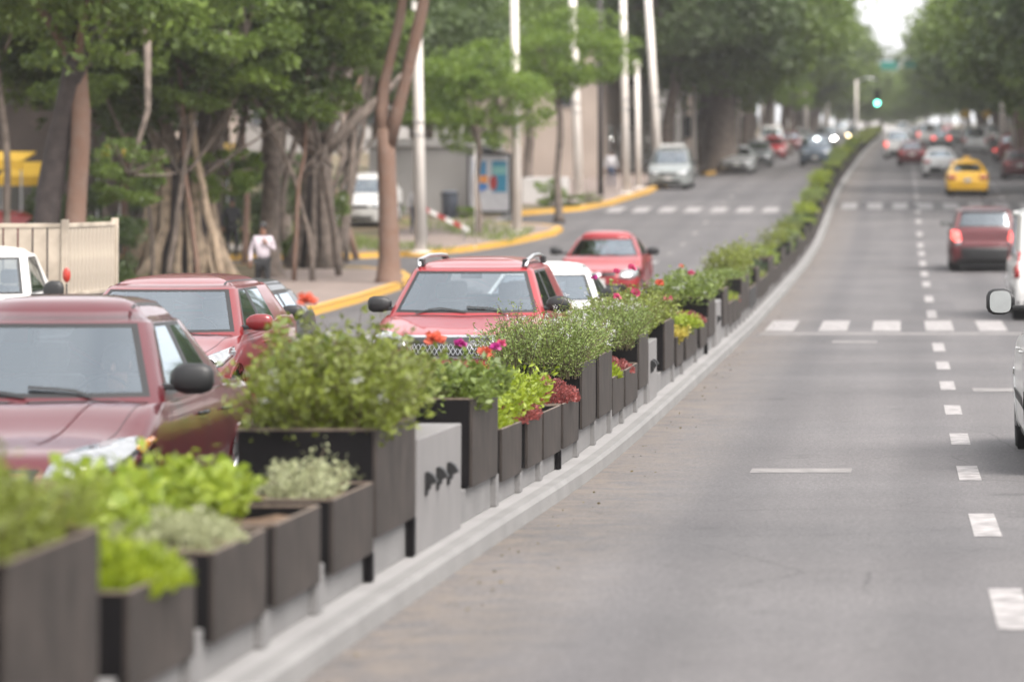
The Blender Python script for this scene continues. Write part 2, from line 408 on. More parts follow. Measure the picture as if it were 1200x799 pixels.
# island outlines: right edge of the raised land on the left side, as a function of y
def lin(tab):
    ys = [t[0] for t in tab]; xs = [t[1] for t in tab]
    return lambda y: float(np.interp(y, ys, xs))
edgeA = lin([(-30,-12.8),(50,-12.8),(58,-11.7),(66,-11.35),(72,-11.4),(79,-11.6),(83,-11.9),(87,-12.7),(90,-14.2),(91.8,-18),(92.6,-30),(93,-75)])
edgeB = lin([(97,-75),(97.4,-30),(97.9,-20),(98.7,-16.4),(100.8,-14.3),(104,-13.3),(109,-12.4),(114,-11.6),(116.5,-11.6),(118,-12.4),(119.2,-14.2),
             (125,-14.2),(126.2,-13.7),(128.6,-12.1),(133,-11.3),(143,-10.6),(160,-10.5),(900,-10.5)])
KH = .15
def kerb(name, pts, m, w=.16, side=1, parent=None, kh=.15):
    """kerb along a polyline of (x, y); the raised land lies on `side` (+1: left of travel)"""
    P = []
    for (a, b_) in zip(pts, pts[1:]):
        n = max(1, int(math.hypot(b_[0]-a[0], b_[1]-a[1])/1.5))
        P += [(a[0]+(b_[0]-a[0])*i/n, a[1]+(b_[1]-a[1])*i/n) for i in range(n)]
    P.append(pts[-1])
    b = MB(); rows = []
    for i, (x, y) in enumerate(P):
        q0 = P[max(0, i-1)]; q1 = P[min(len(P)-1, i+1)]
        dx, dy = q1[0]-q0[0], q1[1]-q0[1]; l = math.hypot(dx, dy) or 1
        nx, ny = -dy/l*side, dx/l*side
        z = gz(y)
        rows.append([(x,y,z-.1), (x+nx*.012,y+ny*.012,z+kh-.025), (x+nx*.035,y+ny*.035,z+kh+.006), (x+nx*w,y+ny*w,gz(y+ny*w)+kh+.006), (x+nx*w,y+ny*w,z-.1)])
    for r0, r1 in zip(rows, rows[1:]):
        for k in range(4): b.quad(r0[k], r1[k], r1[k+1], r0[k+1])
    b.f.append(tuple(range(0))) if False else None
    o = b.build(name, m, parent); o['kind'] = 'structure'; return o
sheet('sidewalk_ground', -75, edgeA, -30, 93, KH-.004, M['earth'], .5)
sheet('sidewalk_ground', -75, edgeB, 97, 160, KH-.004, M['earth'], .5, far=[170,200,260,340,450,600,899])
sheet('sidewalk', lambda y: edgeA(y)-3.6, lambda y: edgeA(y)-.02, -30, 88, KH, M['sidewalk'], 1)
sheet('sidewalk', -16.8, lambda y: max(-16.8, edgeB(y)-.02), 99, 122, KH, M['sidewalk'], .5)
sheet('sidewalk', -19, lambda y: edgeB(y)-.02, 130, 600, KH, M['sidewalk'], 2)
sheet('path', -40, -16.8, 101.5, 106, KH, M['path'], 1)
sheet('path', lambda y: -19.5-(y-60)*.05, lambda y: -17.6-(y-60)*.05, 60, 80, KH, M['sidewalk'], 1)
kerb('yellow_kerb', [(edgeA(y), y) for y in [58,62,66,69,72,75,79,81,83,85,87,88.5,90,91,91.8,92.3]], M['yellow'], .2)
kerb('kerb', [(edgeA(y), y) for y in [-30,0,20,40,50,54,58]], M['kerb'], .2)
kerb('yellow_kerb', [(edgeB(y), y) for y in [97.6,97.9,98.3,98.7,99.5,100.8,102,104,106,109,112,114,115.5,116.5,117.2,118,118.7,119.2]], M['yellow'], .22)
kerb('kerb', [(-14.2,119.2),(-14.2,125)], M['kerb'], .2)
kerb('yellow_kerb', [(edgeB(y), y) for y in [125,125.6,126.2,127.4,128.6,131,133,138,143,150,160]], M['yellow'], .22)
kerb('kerb', [(-10.5,160),(-10.5,190),(-10.5,400)], M['kerb'], .2)
# painted kerb nose round the big tree near the parked sedans
kerb('yellow_kerb', [(-9.9,172),(-9.6,174),(-9.6,188),(-9.9,190)], M['yellow'], .3)
# right-hand side
RX = 10.9
sheet('sidewalk_ground', RX, 75, -30, 160, KH-.004, M['earth'], 2, far=[170,200,260,340,450,600,899])
sheet('sidewalk', RX+.02, RX+3.5, -30, 600, KH, M['sidewalk'], 3)
kerb('kerb', [(RX,-30),(RX,100),(RX,400)], M['yellow'], .2, side=-1)

# median: kerb, top and the low concrete wall that carries the planters
MKH = .12
KX0, KX1 = -3.85, -2.60
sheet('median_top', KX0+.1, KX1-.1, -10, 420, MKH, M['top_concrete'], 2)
kerb('median_kerb', [(KX1,-10),(KX1,100),(KX1,420)], M['kerb'], .12, side=1, kh=MKH)
kerb('median_kerb', [(KX0,-10),(KX0,100),(KX0,420)], M['kerb'], .12, side=-1, kh=MKH)
def median_wall():
    b = MB()
    ys = ysteps(-8, 420, 2)
    for a, c in zip(ys, ys[1:]):
        za, zc = gz(a)+MKH+.004, gz(c)+MKH+.004; h = .21
        X0, X1 = -3.52, -2.845
        b.quad((X1,a,za), (X1,c,zc), (X1,c,zc+h), (X1,a,za+h)); b.quad((X0,a,za), (X0,a,za+h), (X0,c,zc+h), (X0,c,zc))
        b.quad((X1,a,za+h), (X1,c,zc+h), (X0,c,zc+h), (X0,a,za+h))
    b.quad((X1,-8,gz(-8)), (X1,-8,gz(-8)+.3), (X0,-8,gz(-8)+.3), (X0,-8,gz(-8)))
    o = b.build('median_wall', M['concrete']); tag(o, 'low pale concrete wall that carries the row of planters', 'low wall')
    return o
MW = median_wall()

# markings
mk = MB(); fk = MB()
def mark(b, x0, x1, y0, y1, dz=.004):
    for a, c in zip(ysteps(y0, y1, 2), ysteps(y0, y1, 2)[1:]):
        b.quad((x0,a,gz(a)+dz), (x1,a,gz(a)+dz), (x1,c,gz(c)+dz), (x0,c,gz(c)+dz))
def s_of_y(py):  # photograph row -> depth on the road
    lo, hi = 5, 600
    for _ in range(40):
        mid = (lo+hi)/2
        if VY + F*(CAMZ-gz(mid))/mid > py: lo = mid
        else: hi = mid
    return mid
DASH_X = [(.47,.66)]
rows_px = [(690,738),(602,629),(546,563),(508,521),(475,486),(447,457),(424,433),(402,412),(364,373),(347,354),(330,336),(318,324),(306,312),(295,300),(285,290),(272,277)]
dash_y = [(s_of_y(b_), s_of_y(a)) for a, b_ in rows_px]
DASH = mk
def strip_obj(x0, x1, y0, y1, m, name='lane_dash'):
    b = MB(); mark(b, x0, x1, y0, y1); return b.build(name, m)
for a, c in dash_y:
    o = strip_obj(.47, .655, a, c, M['road_paint']); o['kind'] = 'structure'
y = dash_y[-1][1] + 5
while y < 300:
    o = strip_obj(.47, .655, y, y+2.2, M['road_paint']); o['kind'] = 'structure'; y += 6
y = 8
while y < 280:
    for x in (3.95,):
        o = strip_obj(x, x+.17, y, y+2, M['road_paint']); o['kind'] = 'structure'
    o = strip_obj(-7.1, -6.94, y+1, y+2.6, M['faint_paint'] if y > 100 else M['road_paint']); o['kind'] = 'structure'
    y += 6.2
ya, yb = s_of_y(388), s_of_y(376)
for k in range(14):
    x = -2.42 + k*.94
    o = strip_obj(x, x+.50, ya, yb, M['road_paint'], 'crossing_block'); o['kind'] = 'structure'
o = strip_obj(-2.45, 10.8, s_of_y(392.5), s_of_y(390), M['faint_paint'], 'seam_line'); o['kind'] = 'structure'
for (xa, xb, pa, pb) in [(975,1028,402,399.5),(880,998,554,549),(1140,1188,459,455)]:
    yy = s_of_y((pa+pb)/2); s = F/yy
    o = strip_obj((xa-VX)/s, (xb-VX)/s, s_of_y(pa), s_of_y(pb), M['faint_paint'], 'worn_mark'); o['kind'] = 'structure'
ya, yb = s_of_y(245), s_of_y(238)
for k in range(14):
    x = -2.35 + k*.98
    o = strip_obj(x, x+.58, ya, yb, M['road_paint'], 'crossing_block'); o['kind'] = 'structure'
ya, yb = s_of_y(249), s_of_y(243)
for k in range(7):
    x = -4.7 - k*.98
    o = strip_obj(x-.58, x, ya, yb, M['road_paint'], 'crossing_block'); o['kind'] = 'structure'
# ------------------------------------------------------------------ planters on the median
PX = -2.80; PW = .74
def planter_meshes(big, L):
    zb, zt = (.35, .91) if big else (.28, .635)
    w = PW if big else PW
    b = MB(); t = .018
    x0, x1 = -w, -.022          # local x: face of the side panel at 0
    # four walls with thickness, floor
    b.box(x0, x1, 0, t, zb, zt); b.box(x0, x1, L-t, L, zb, zt); b.box(x0, x0+t, t, L-t, zb, zt)
    b.box(x1-t, x1, t, L-t, zb, zt); b.box(x0+t, x1-t, t, L-t, zb, zb+.02)
    body = b.mesh('planter_body', M['planter'])
    p = MB(); p.box(x1+.002, 0, .006, L-.006, zb-.006, zt+.004); panel = p.mesh('side_panel', M['panel'])
    r = MB()
    r.box(x0-.004, x1-.001, -.004, .016, zt+.001, zt+.012); r.box(x0-.004, x1-.001, L-.016, L+.004, zt+.001, zt+.012)
    r.box(x0-.004, x0+.016, .0165, L-.0165, zt+.001, zt+.012)
    r.box(x1+.004, -.002, .004, L-.004, zt+.0045, zt+.009)
    rim = r.mesh('rim', M['rust_edge'])
    s = MB(); nx, ny = 8, 12; rnd = random.Random(int(L*1000)+big)
    hts = [[zt-.055+rnd.uniform(-.018,.022) for _ in range(ny+1)] for _ in range(nx+1)]
    for i in range(nx):
        for j in range(ny):
            X = lambda i: x0+t+.001+(x1-x0-2*t-.002)*i/nx
            Y = lambda j: t+.001+(L-2*t-.002)*j/ny
            s.quad((X(i),Y(j),hts[i][j]), (X(i+1),Y(j),hts[i+1][j]), (X(i+1),Y(j+1),hts[i+1][j+1]), (X(i),Y(j+1),hts[i][j+1]))
    soil = s.mesh('soil', M['soil'], smooth=True)
    f = MB(); f.box(-.16, -.135, L*.5-.03, L*.5+.03, MKH+.006, zb-.001); f.box(x0+.15, x0+.18, L*.5-.03, L*.5+.03, KH+.006, zb-.001)
    feet = [(-.12, .03), (x0+.1, .03)]
    fm = MB(); fm.box(-.02, .02, -.03, .03, MKH+.007, zb-.001); foot = fm.mesh('foot', M['planter'])
    pm = MB(); h = zb-.008
    pm.add([(-.10,-.09,MKH+.005),(-.006,-.085,MKH+.005),(-.006,.085,MKH+.005),(-.10,.09,MKH+.005),(-.10,-.088,h),(-.008,-.083,h),(-.008,.083,h),(-.10,.088,h)],
           [(0,3,2,1),(4,5,6,7),(0,1,5,4),(1,2,6,5),(2,3,7,6),(3,0,4,7)])
    pil = pm.mesh('concrete_pad', M['concrete'])
    return dict(body=body, panel=panel, rim=rim, soil=soil, foot=foot, pil=pil)
_pm = {}
def make_planter(big, y0, y1, label, group=None, detail=True):
    L = round(y1-y0, 2); key = (big, L)
    if key not in _pm: _pm[key] = planter_meshes(big, L)
    d = _pm[key]
    t = empty('planter_box', (PX, y0, gz(y0)), rx=math.atan2(gz(y0+L)-gz(y0), L), label=label, cat='planter', group=group)
    link('box_body', d['body'], t); link('side_panel', d['panel'], t)
    if detail:
        link('rim', d['rim'], t)
        link('soil', d['soil'], t)
        if int(y0*7) % 3 == 0:
            f = link('foot', d['foot'], t); f.location = (-.012, L*.96, 0)
    for fy in (L*1.03,):
        f = link('concrete_pad', d['pil'], t); f.location = (0, fy, 0)
    return t
# ---- plants
rs = np.random.default_rng(5)
def plant_arrays(kind, sx, sy, h, n, rng, leaf=.045):
    """leaf centres along arching stems; returns centres, dirs, sizes, stems"""
    stems = []; C_ = []; D_ = []; S_ = []
    ns = max(10, n // 38)
    for i in range(ns):
        bx, by = rng.uniform(-sx*.36, sx*.36), rng.uniform(-sy*.40, sy*.40)
        if rng.uniform() < .12: hh_boost = rng.uniform(1.2, 1.42)
        else: hh_boost = 1.0
        edge = max(abs(bx)/(sx*.36), abs(by)/(sy*.40))
        hh = h*rng.uniform(.62, 1.0)*(1-.28*edge**2)*hh_boost
        out = np.array([bx, by])*rng.uniform(.15, .5) + rng.normal(size=2)*h*.16
        m = 7; pts = []
        for k in range(m+1):
            u = k/m
            pts.append((bx+out[0]*u**1.6, by+out[1]*u**1.6, hh*(u-.10*u*u)))
        stems.append(pts)
        per = max(4, n//ns)
        for k in range(per):
            u = rng.uniform(.05, 1.0)**.8
            q = u*m; a = int(min(q, m-1)); f = q-a
            p = np.array(pts[a])*(1-f)+np.array(pts[a+1])*f
            sp = leaf*(1.25 if leaf < .04 else 1.0)*(1.15-u*.5)
            p = p + rng.normal(size=3)*sp
            dr = rng.normal(size=3); dr[2] = dr[2]*.5+.45; dr[:2] += out*1.5
            p[0] = np.clip(p[0], -sx*.60, sx*.60); p[1] = np.clip(p[1], -sy*.60, sy*.60)
            p[2] = max(p[2], .03 if abs(p[0]) < sx*.4 else .09+rng.uniform(0,.05))
            C_.append(p); D_.append(dr); S_.append(leaf*rng.uniform(.6, 1.35))
    return np.array(C_), np.array(D_), np.array(S_), stems
def mound_arrays(sx, sy, h, n, rng, leaf):
    a = rng.uniform(0, 2*np.pi, n); r = np.sqrt(rng.uniform(0, 1, n))
    x, y = r*np.cos(a), r*np.sin(a)
    bumps = .75+.25*np.sin(x*7+rng.uniform(0,6))*np.cos(y*8+rng.uniform(0,6))
    top = np.sqrt(np.maximum(0, 1-r**2*.92))*bumps
    z = top*h*rng.uniform(.25, 1.0, n)**.5
    c = np.stack([x*sx/2, y*sy/2, z], 1)
    d = np.stack([x*.9, y*.9, .8+top*.5], 1)+rng.normal(size=(n,3))*.55
    return c, d, leaf*rng.uniform(.6, 1.4, n), []
def flower_mesh(name, m, r, rng, layers=4):
    C_ = []; D_ = []; S_ = []
    for l in range(layers):
        for k in range(7):
            a = rng.uniform(0, 6.28); el = .15+l*.33+rng.uniform(-.1,.1)
            D_.append((math.cos(a)*math.cos(el), math.sin(a)*math.cos(el), math.sin(el)))
            C_.append(rng.normal(size=3)*r*.12); S_.append(r*(1.05-.12*l))
    return leaves_np(name, np.array(C_), np.array(D_), np.array(S_), m, aspect=.95, fold=.35, rng=rng)
FLOWER = {k: flower_mesh('flower', M[k], 1.0, np.random.default_rng(3), 4) for k in ('orange_petal','pink_petal','magenta_petal','white_petal')}
def stems_mesh(stems, r, m):
    b = MB()
    for p in stems: b.tube(p, [r*(1-.6*i/(len(p)-1)) for i in range(len(p))], 4, cap=False)
    return b.mesh('stem', m)
KIND = {  # leaf material, leaf size, aspect, fold
 'bush': ('bush', .046, .5), 'fine': ('fine', .030, .42), 'lettuce': ('lettuce', .070, .8), 'lime': ('lime', .06, .40),
 'purple': ('purple', .022, .7), 'silver': ('silver', .03, .4), 'rose': ('rose', .065, .5), 'yellow': ('yellow', .045, .6), 'dark': ('dark', .05, .5)}
_plants = {}
def plant_protos(kind, sx, sy, h, n, seed, white=0):
    key = (kind, sx, sy, h, n, seed, white)
    if key in _plants: return _plants[key]
    rng = np.random.default_rng(seed)
    lm, ls, asp = KIND[kind]
    if kind in ('purple',) or (kind in ('silver','yellow','lime') and h < .22):
        c, d, s, st = mound_arrays(sx, sy, h, n, rng, ls)
    else:
        c, d, s, st = plant_arrays(kind, sx, sy, h, n, rng, ls)
    fol = leaves_np('foliage', c, d, s, LEAF[lm], aspect=asp, fold=.3, rng=rng)
    stm = stems_mesh(st, .0045, M['stem'] if kind in ('lettuce','lime','rose') else M['twig']) if st else None
    wf = None
    if white:
        top = [p[-1] for p in st] or [tuple(x) for x in c[:white]]
        C_ = []; D_ = []; S_ = []
        for k in range(white):
            p = np.array(top[rng.integers(len(top))])*np.array([rng.uniform(.8,1.1), rng.uniform(.8,1.1), rng.uniform(.8,1.08)])
            for q in range(5):
                a = q*1.256
                for w in range(3):
                    off = rng.normal(size=3)*.012
                    C_.append(p+off); D_.append((math.cos(a), math.sin(a), .4)); S_.append(.014)
        wf = leaves_np('flower_cluster', np.array(C_), np.array(D_), np.array(S_), M['white_petal'], aspect=.9, fold=.1, rng=rng)
    _plants[key] = (fol, stm, wf); return _plants[key]
PLURAL = {'bush':'bushy_plant','fine':'fine_leaved_plant','lettuce':'lettuce_plant','lime':'lime_foliage_plant','purple':'purple_creeper','silver':'silver_herb','rose':'rose_bush','yellow':'yellow_herb','dark':'dark_bush'}
def plant(kind, X, y, ztop, sx, sy, h, n, seed, label, group=None, white=0, rz=0, sc=1, flowers=()):
    fol, stm, wf = plant_protos(kind, sx, sy, h, n, seed, white)
    t = empty(PLURAL[kind], (X, y, gz(y)+ztop), rz, label=label, cat='plant', group=group)
    t.scale = (1, 1, sc)
    link('foliage', fol, t, 'stuff')
    if stm: link('stem', stm, t, 'stuff')
    if wf: link('flower_cluster', wf, t, 'stuff')
    for (fx, fy, fz, m, r) in flowers:
        f = link('flower', FLOWER[m], t); f.location = (fx, fy, fz); f.scale = (r, r, r); f.rotation_euler = (.5+fx, .3*fy, fx*9)
    return t
ZB, ZS = .85, .58
def xr(x): return F*2.8/(VX-x)       # photo column of the road face -> depth
CX = PX - PW/2
# (big?, x of near edge, x of far edge, label)
P_ = [
 (1, 5, 115, 'tall planter nearest the camera at the bottom left corner'),
 (0, 150, 228, 'short planter beside the tall corner planter, with lime foliage'),
 (0, 250, 312, 'short planter with silvery herb trailing over its rim'),
 (0, 322, 375, 'short planter with bare soil at its near edge and bright green leaves'),
 (0, 390, 437, 'short planter with grey herb, just before the wide bushy planter'),
 (1, 440, 486, 'tall planter with the big dense bush, before the first grey marker'),
 (1, 553, 583, 'tall planter with coral and pink flowers, just past the first grey marker'),
 (0, 588, 611, 'short planter with lime plant, just past the coral flowers'),
 (0, 618, 635, 'short planter with lower purple creeper under the lettuce'),
 (0, 637, 657, 'short planter with lettuce between two purple creepers'),
 (0, 660, 678, 'short planter with the round purple mound on top'),
 (1, 682, 698, 'tall planter with fine airy bush, first of two adjoining tall ones'),
 (1, 702, 717, 'tall planter with white flowers, second of two adjoining tall ones'),
 (0, 718, 731, 'short planter with small lime plant beyond the two tall ones'),
 (0, 733, 747, 'short planter with reddish creeper before the second grey marker'),
 (1, 749, 759.5, 'tall planter with green bush, just before the second grey marker'),
 (1, 779, 790, 'tall planter with pink flower, just past the second grey marker'),
 (0, 793, 801, 'short planter with pale trailing plant past the pink flower'),
 (0, 804, 817, 'short planter with round lime plant past the pink flower'),
 (0, 821, 829, 'short planter with reddish plant beside the lime one'),
 (1, 830.5, 838, 'tall planter with green shrub before the third grey marker'),
]
for big, xa, xb, lab in P_:
    ya_, yb_ = xr(xa), xr(xb)
    make_planter(bool(big), ya_, yb_, lab)
def mid(i): return (xr(P_[i][1])+xr(P_[i][2]))/2
def ln(i): return xr(P_[i][2])-xr(P_[i][1])
# near plants, one by one
plant('bush', CX+.02, mid(0)+.05, ZB-.03, .78, 1.5, .40, 3600, 11, 'blurred green plant in the tall corner planter at bottom left', white=4)
plant('bush', -3.0, xr(5)-.1, ZB-.03, .34, .9, .60, 1500, 12, 'taller yellowish sprig at the left frame edge')
plant('lime', CX+.10, mid(1)+.05, ZS-.02, .62, 1.05, .19, 3000, 13, 'lime green low foliage in the short planter beside the corner one')
plant('yellow', CX-.42, mid(1)+.5, ZS+.03, .5, 1.0, .27, 2200, 14, 'yellow and green variegated herb behind the lime foliage')
plant('silver', CX+.05, mid(2)+.05, ZS, .62, 1.0, .20, 3500, 15, 'silvery herb in the third planter, left of bare soil')
plant('lettuce', CX-.36, mid(2)+.6, ZS, .62, 1.7, .30, 1900, 16, 'bright green round leaved lettuce behind the silvery herb')
plant('lettuce', CX-.17, mid(3)+.35, ZS, .50, 1.0, .27, 1200, 17, 'bright green lettuce in the planter with bare soil')
plant('silver', CX+.12, mid(4), ZS, .40, .9, .24, 2600, 18, 'grey green herb in front of the wide bushy planter', white=0)
plant('yellow', CX-.45, mid(3)-.9, ZS, .4, .8, .24, 700, 19, 'orange tipped yellow herb beside the headlight of the maroon car')
big_w = 1.05
plant('bush', CX+.02, mid(5), ZB-.03, .92, 1.55, .66, 11000, 21, 'big dense green bush with tiny white flowers in the tall planter', white=26)
plant('bush', CX-.12, mid(5)+1.6, ZB-.05, .85, 1.5, .68, 8000, 22, 'tall yellow green bush between dense bush and coral flowers', white=14)
plant('rose', CX+.10, mid(6)-.05, ZB-.04, .72, 1.35, .36, 3200, 23, 'rose bush with coral and magenta blooms in tall planter', white=0,
      flowers=[(-.02,-.25,.49,'orange_petal',.075),(-.23,-.55,.33,'orange_petal',.035),(.10,.1,.44,'magenta_petal',.05),(.24,.25,.37,'orange_petal',.06),(.30,.35,.40,'magenta_petal',.045),(.33,.42,.42,'pink_petal',.04)])
plant('rose', CX-.10, mid(5)-.1, ZB+.02, .25, .3, .66, 150, 24, 'single coral bloom on a stem above the big dense bush', flowers=[(0,0,.72,'orange_petal',.06)])
plant('lime', CX+.05, mid(7), ZS, .55, 1.0, .19, 1300, 25, 'lime plant low in the short planter past the coral flowers')
plant('lime', CX-.14, mid(8)+.2, ZS+.03, .95, 3.0, .34, 12000, 26, 'wide mass of lime curly foliage behind the purple creepers')
plant('purple', CX+.16, mid(8)-.2, ZS+.03, .52, 1.7, .19, 7000, 27, 'lower purple creeper at the left end of the lime foliage')
plant('purple', CX+.12, mid(10)+.0, ZS+.03, .62, 1.4, .24, 9000, 28, 'round purple red mound at the right end of the lime foliage')
plant('fine', CX-.02, mid(11)-.1, ZB-.04, 1.0, 1.9, .60, 15000, 29, 'airy fine leaved bush above first of two adjoining tall planters', white=34)
plant('fine', CX+.0, mid(12)+.1, ZB-.04, .80, 1.4, .48, 9000, 30, 'green plant with white flower clusters on second tall planter', white=110)
plant('lime', CX+.12, mid(13), ZS, .5, 1.1, .21, 2500, 31, 'small lime plant left of the reddish creeper')
plant('purple', CX+.12, mid(14), ZS-.02, .55, 1.2, .19, 4500, 32, 'reddish creeper before the second grey marker')
plant('fine', CX+.0, mid(15)-.2, ZB-.04, .9, 2.6, .55, 14000, 33, 'wide green bush with white specks before the second grey marker', white=50,
      flowers=[(.05,.6,.47,'pink_petal',.055)])
plant('bush', CX-.05, mid(15)+2.2, ZB-.04, .85, 2.0, .52, 7000, 34, 'green bush with high pink buds behind second grey marker', white=20,
      flowers=[(-.30,-.2,.66,'magenta_petal',.045),(-.1,.5,.70,'pink_petal',.05),(.05,.9,.72,'pink_petal',.06),(.2,-.5,.50,'pink_petal',.07)])
plant('bush', CX, mid(16), ZB-.04, .85, 2.0, .50, 6000, 35, 'green bush with red blooms past the second grey marker', white=12,
      flowers=[(.2,.7,.50,'orange_petal',.07),(.28,.9,.30,'pink_petal',.07)])
plant('yellow', CX+.2, mid(17), ZS-.04, .45, 1.0, .22, 2500, 36, 'pale trailing plant in short planter past the second marker')
plant('lime', CX+.18, mid(18), ZS, .5, 1.1, .24, 2500, 37, 'round lime plant in a short planter before third marker')
plant('purple', CX+.1, mid(19), ZS, .6, 1.2, .20, 3000, 38, 'reddish leaves beside the round lime plant')
plant('rose', CX, mid(20), ZB-.04, .85, 2.2, .46, 4500, 39, 'green shrub with white flowers before the third marker', white=40,
      flowers=[(.1,-.5,.46,'pink_petal',.06),(-.1,.3,.52,'orange_petal',.05)])
# grey marker slabs with black emblems
def emblem(parent, x, y, z, k):
    out = [(0,.055),(.022,.060),(.048,.042),(.072,.0),(.050,-.012),(.034,-.014),(.031,-.044),(.017,-.048),(.013,-.080),(0,-.085)]
    b = MB(); m = len(out)
    vs = [(x+p, y-.03, z+q) for p, q in out] + [(x+p, y+.03, z+q) for p, q in out]
    b.add(vs, [tuple(range(m)), tuple(range(m, 2*m))[::-1]] + [(i, m+i, m+(i+1) % m, (i+1) % m) for i in range(m)])
    return b.build('emblem', M['black'], parent, bevel=.004)
def marker(xa, xb, label, L=None, emblems=3, group=None):
    y0 = xr(xa); y1 = xr(xb)
    t = empty('marker_slab', (PX, y0, gz(y0)), rx=math.atan2(gz(y1)-gz(y0), y1-y0), label=label, cat='marker slab', group=group)
    L = y1-y0; b = MB(); b.box(-.34, 0, 0, L, MKH-.02, .785); b.build('slab', M['slab'], t, bevel=.008)
    for k in range(emblems): emblem(t, .002, L*(.16+.25*k), .52, k)
    return t
marker(489, 540, 'first light grey marker slab with three black emblems')
marker(761, 769.5, 'second light grey marker slab between tall planters, black emblem', emblems=2)
marker(839.5, 845, 'third light grey marker slab, small in the planter row', emblems=1)
# the row goes on
rr = random.Random(8)
seq = [1,0,0,0,1,1,0,0,1,0,0,0,1]
proto_far = {}
pl_kinds = ['bush','fine','rose','bush','lime','fine','rose','fine','dark','bush']
row = []
y = xr(848); k = 0
while y < 235:
    big = seq[k % len(seq)]
    knd = rr.choice(pl_kinds)
    if not big and rr.random() < .3: knd = rr.choice(['lime','purple','silver','yellow'])
    if 95 < y < 200 and knd in ('bush','rose','dark') and rr.random() < .25: knd = 'lime'
    row.append((y, big, knd)); y += 1.5; k += 1
ADJ = {'bush':'bushy','fine':'fine leaved','rose':'leafy','lime':'lime','purple':'purple','silver':'silvery','yellow':'yellowish','dark':'dark green'}
for k, (y, big, knd) in enumerate(row):
    L = 1.36; kk = 'near' if y < 75 else 'far'
    zone = 'by first crossing' if y < 62 else 'past first crossing' if y < 100 else 'by second crossing' if y < 135 else 'in far haze'
    pv = ADJ[row[k-1][2]] if k else 'grey marker'; nx = ADJ[row[k+1][2]] if k+1 < len(row) else 'far'
    lab = f"{'tall' if big else 'short'} planter, {ADJ[knd]} plant, {pv} before, {nx} after, {zone}"
    if big not in proto_far: proto_far[big] = {}
    if kk not in proto_far[big]:
        c = proto_far[big][kk] = make_planter(bool(big), y, y+L, lab, 'planter boxes along the far median', detail=(kk == 'near'))
    else:
        c = copy_tree(proto_far[big][kk]); c.location = (PX, y, gz(y)); c.rotation_euler.x = math.atan2(gz(y+L)-gz(y), L); c['label'] = lab
    h = (.50 if big else .48) if knd in ('bush','fine','rose','dark','lime') else .25
    zz = ZB if big else ZS
    if 61.5 < y < 64.5:
        for ch in c.children:
            if ch.name.startswith('side_panel'): ch.data = ch.data.copy(); ch.data.materials[0] = M['black']
        c['label'] = 'black flower tub with white blossom rim, ' + ('first' if y < 63 else 'second') + ' of two at the first crossing'
    if rr.random() < .12 and y > 66: continue
    plant(knd, CX-.03+rr.uniform(-.08,.05), y+L/2, zz-.04, .74, 1.45, h, 3000 if y < 80 else 1300, 50+(k % 3), f"{ADJ[knd]} plant in {'tall' if big else 'short'} planter, {pv} before, {nx} after, {zone}",
          'plants along the far median', white=90 if 61.5 < y < 64.5 else 10 if (y < 90 and knd in ('bush','fine','rose')) else 0, sc=rr.uniform(.5, 1.45), rz=0)
# black planter with white blossom at the crossing
t = empty('planter_box', (PX+.02, s_of_y(376)+.1, gz(54)), label='black flower tub topped with white blossom at the first crossing', cat='planter') if False else None
# continuous far hedge, too far to tell the boxes apart
b = MB()
for a, c in zip(ysteps(236, 420, 6), ysteps(236, 420, 6)[1:]):
    b.box(-3.55, -2.8, a, c-.2, gz(a)+.25, gz(a)+.8)
b.build('planter_row', M['planter'], kind='stuff')
rng = np.random.default_rng(77); n = 9000
yy = rng.uniform(236, 420, n); c = np.stack([rng.uniform(-3.6,-2.7,n), yy, np.array([gz(v) for v in yy])+rng.uniform(.75,1.4,n)], 1)
o = link('hedge_foliage', leaves_np('hedge_foliage', c, rng.normal(size=(n,3)), rng.uniform(.12,.22,n), LEAF['bush'], .6, .3, rng)); o['kind'] = 'stuff'
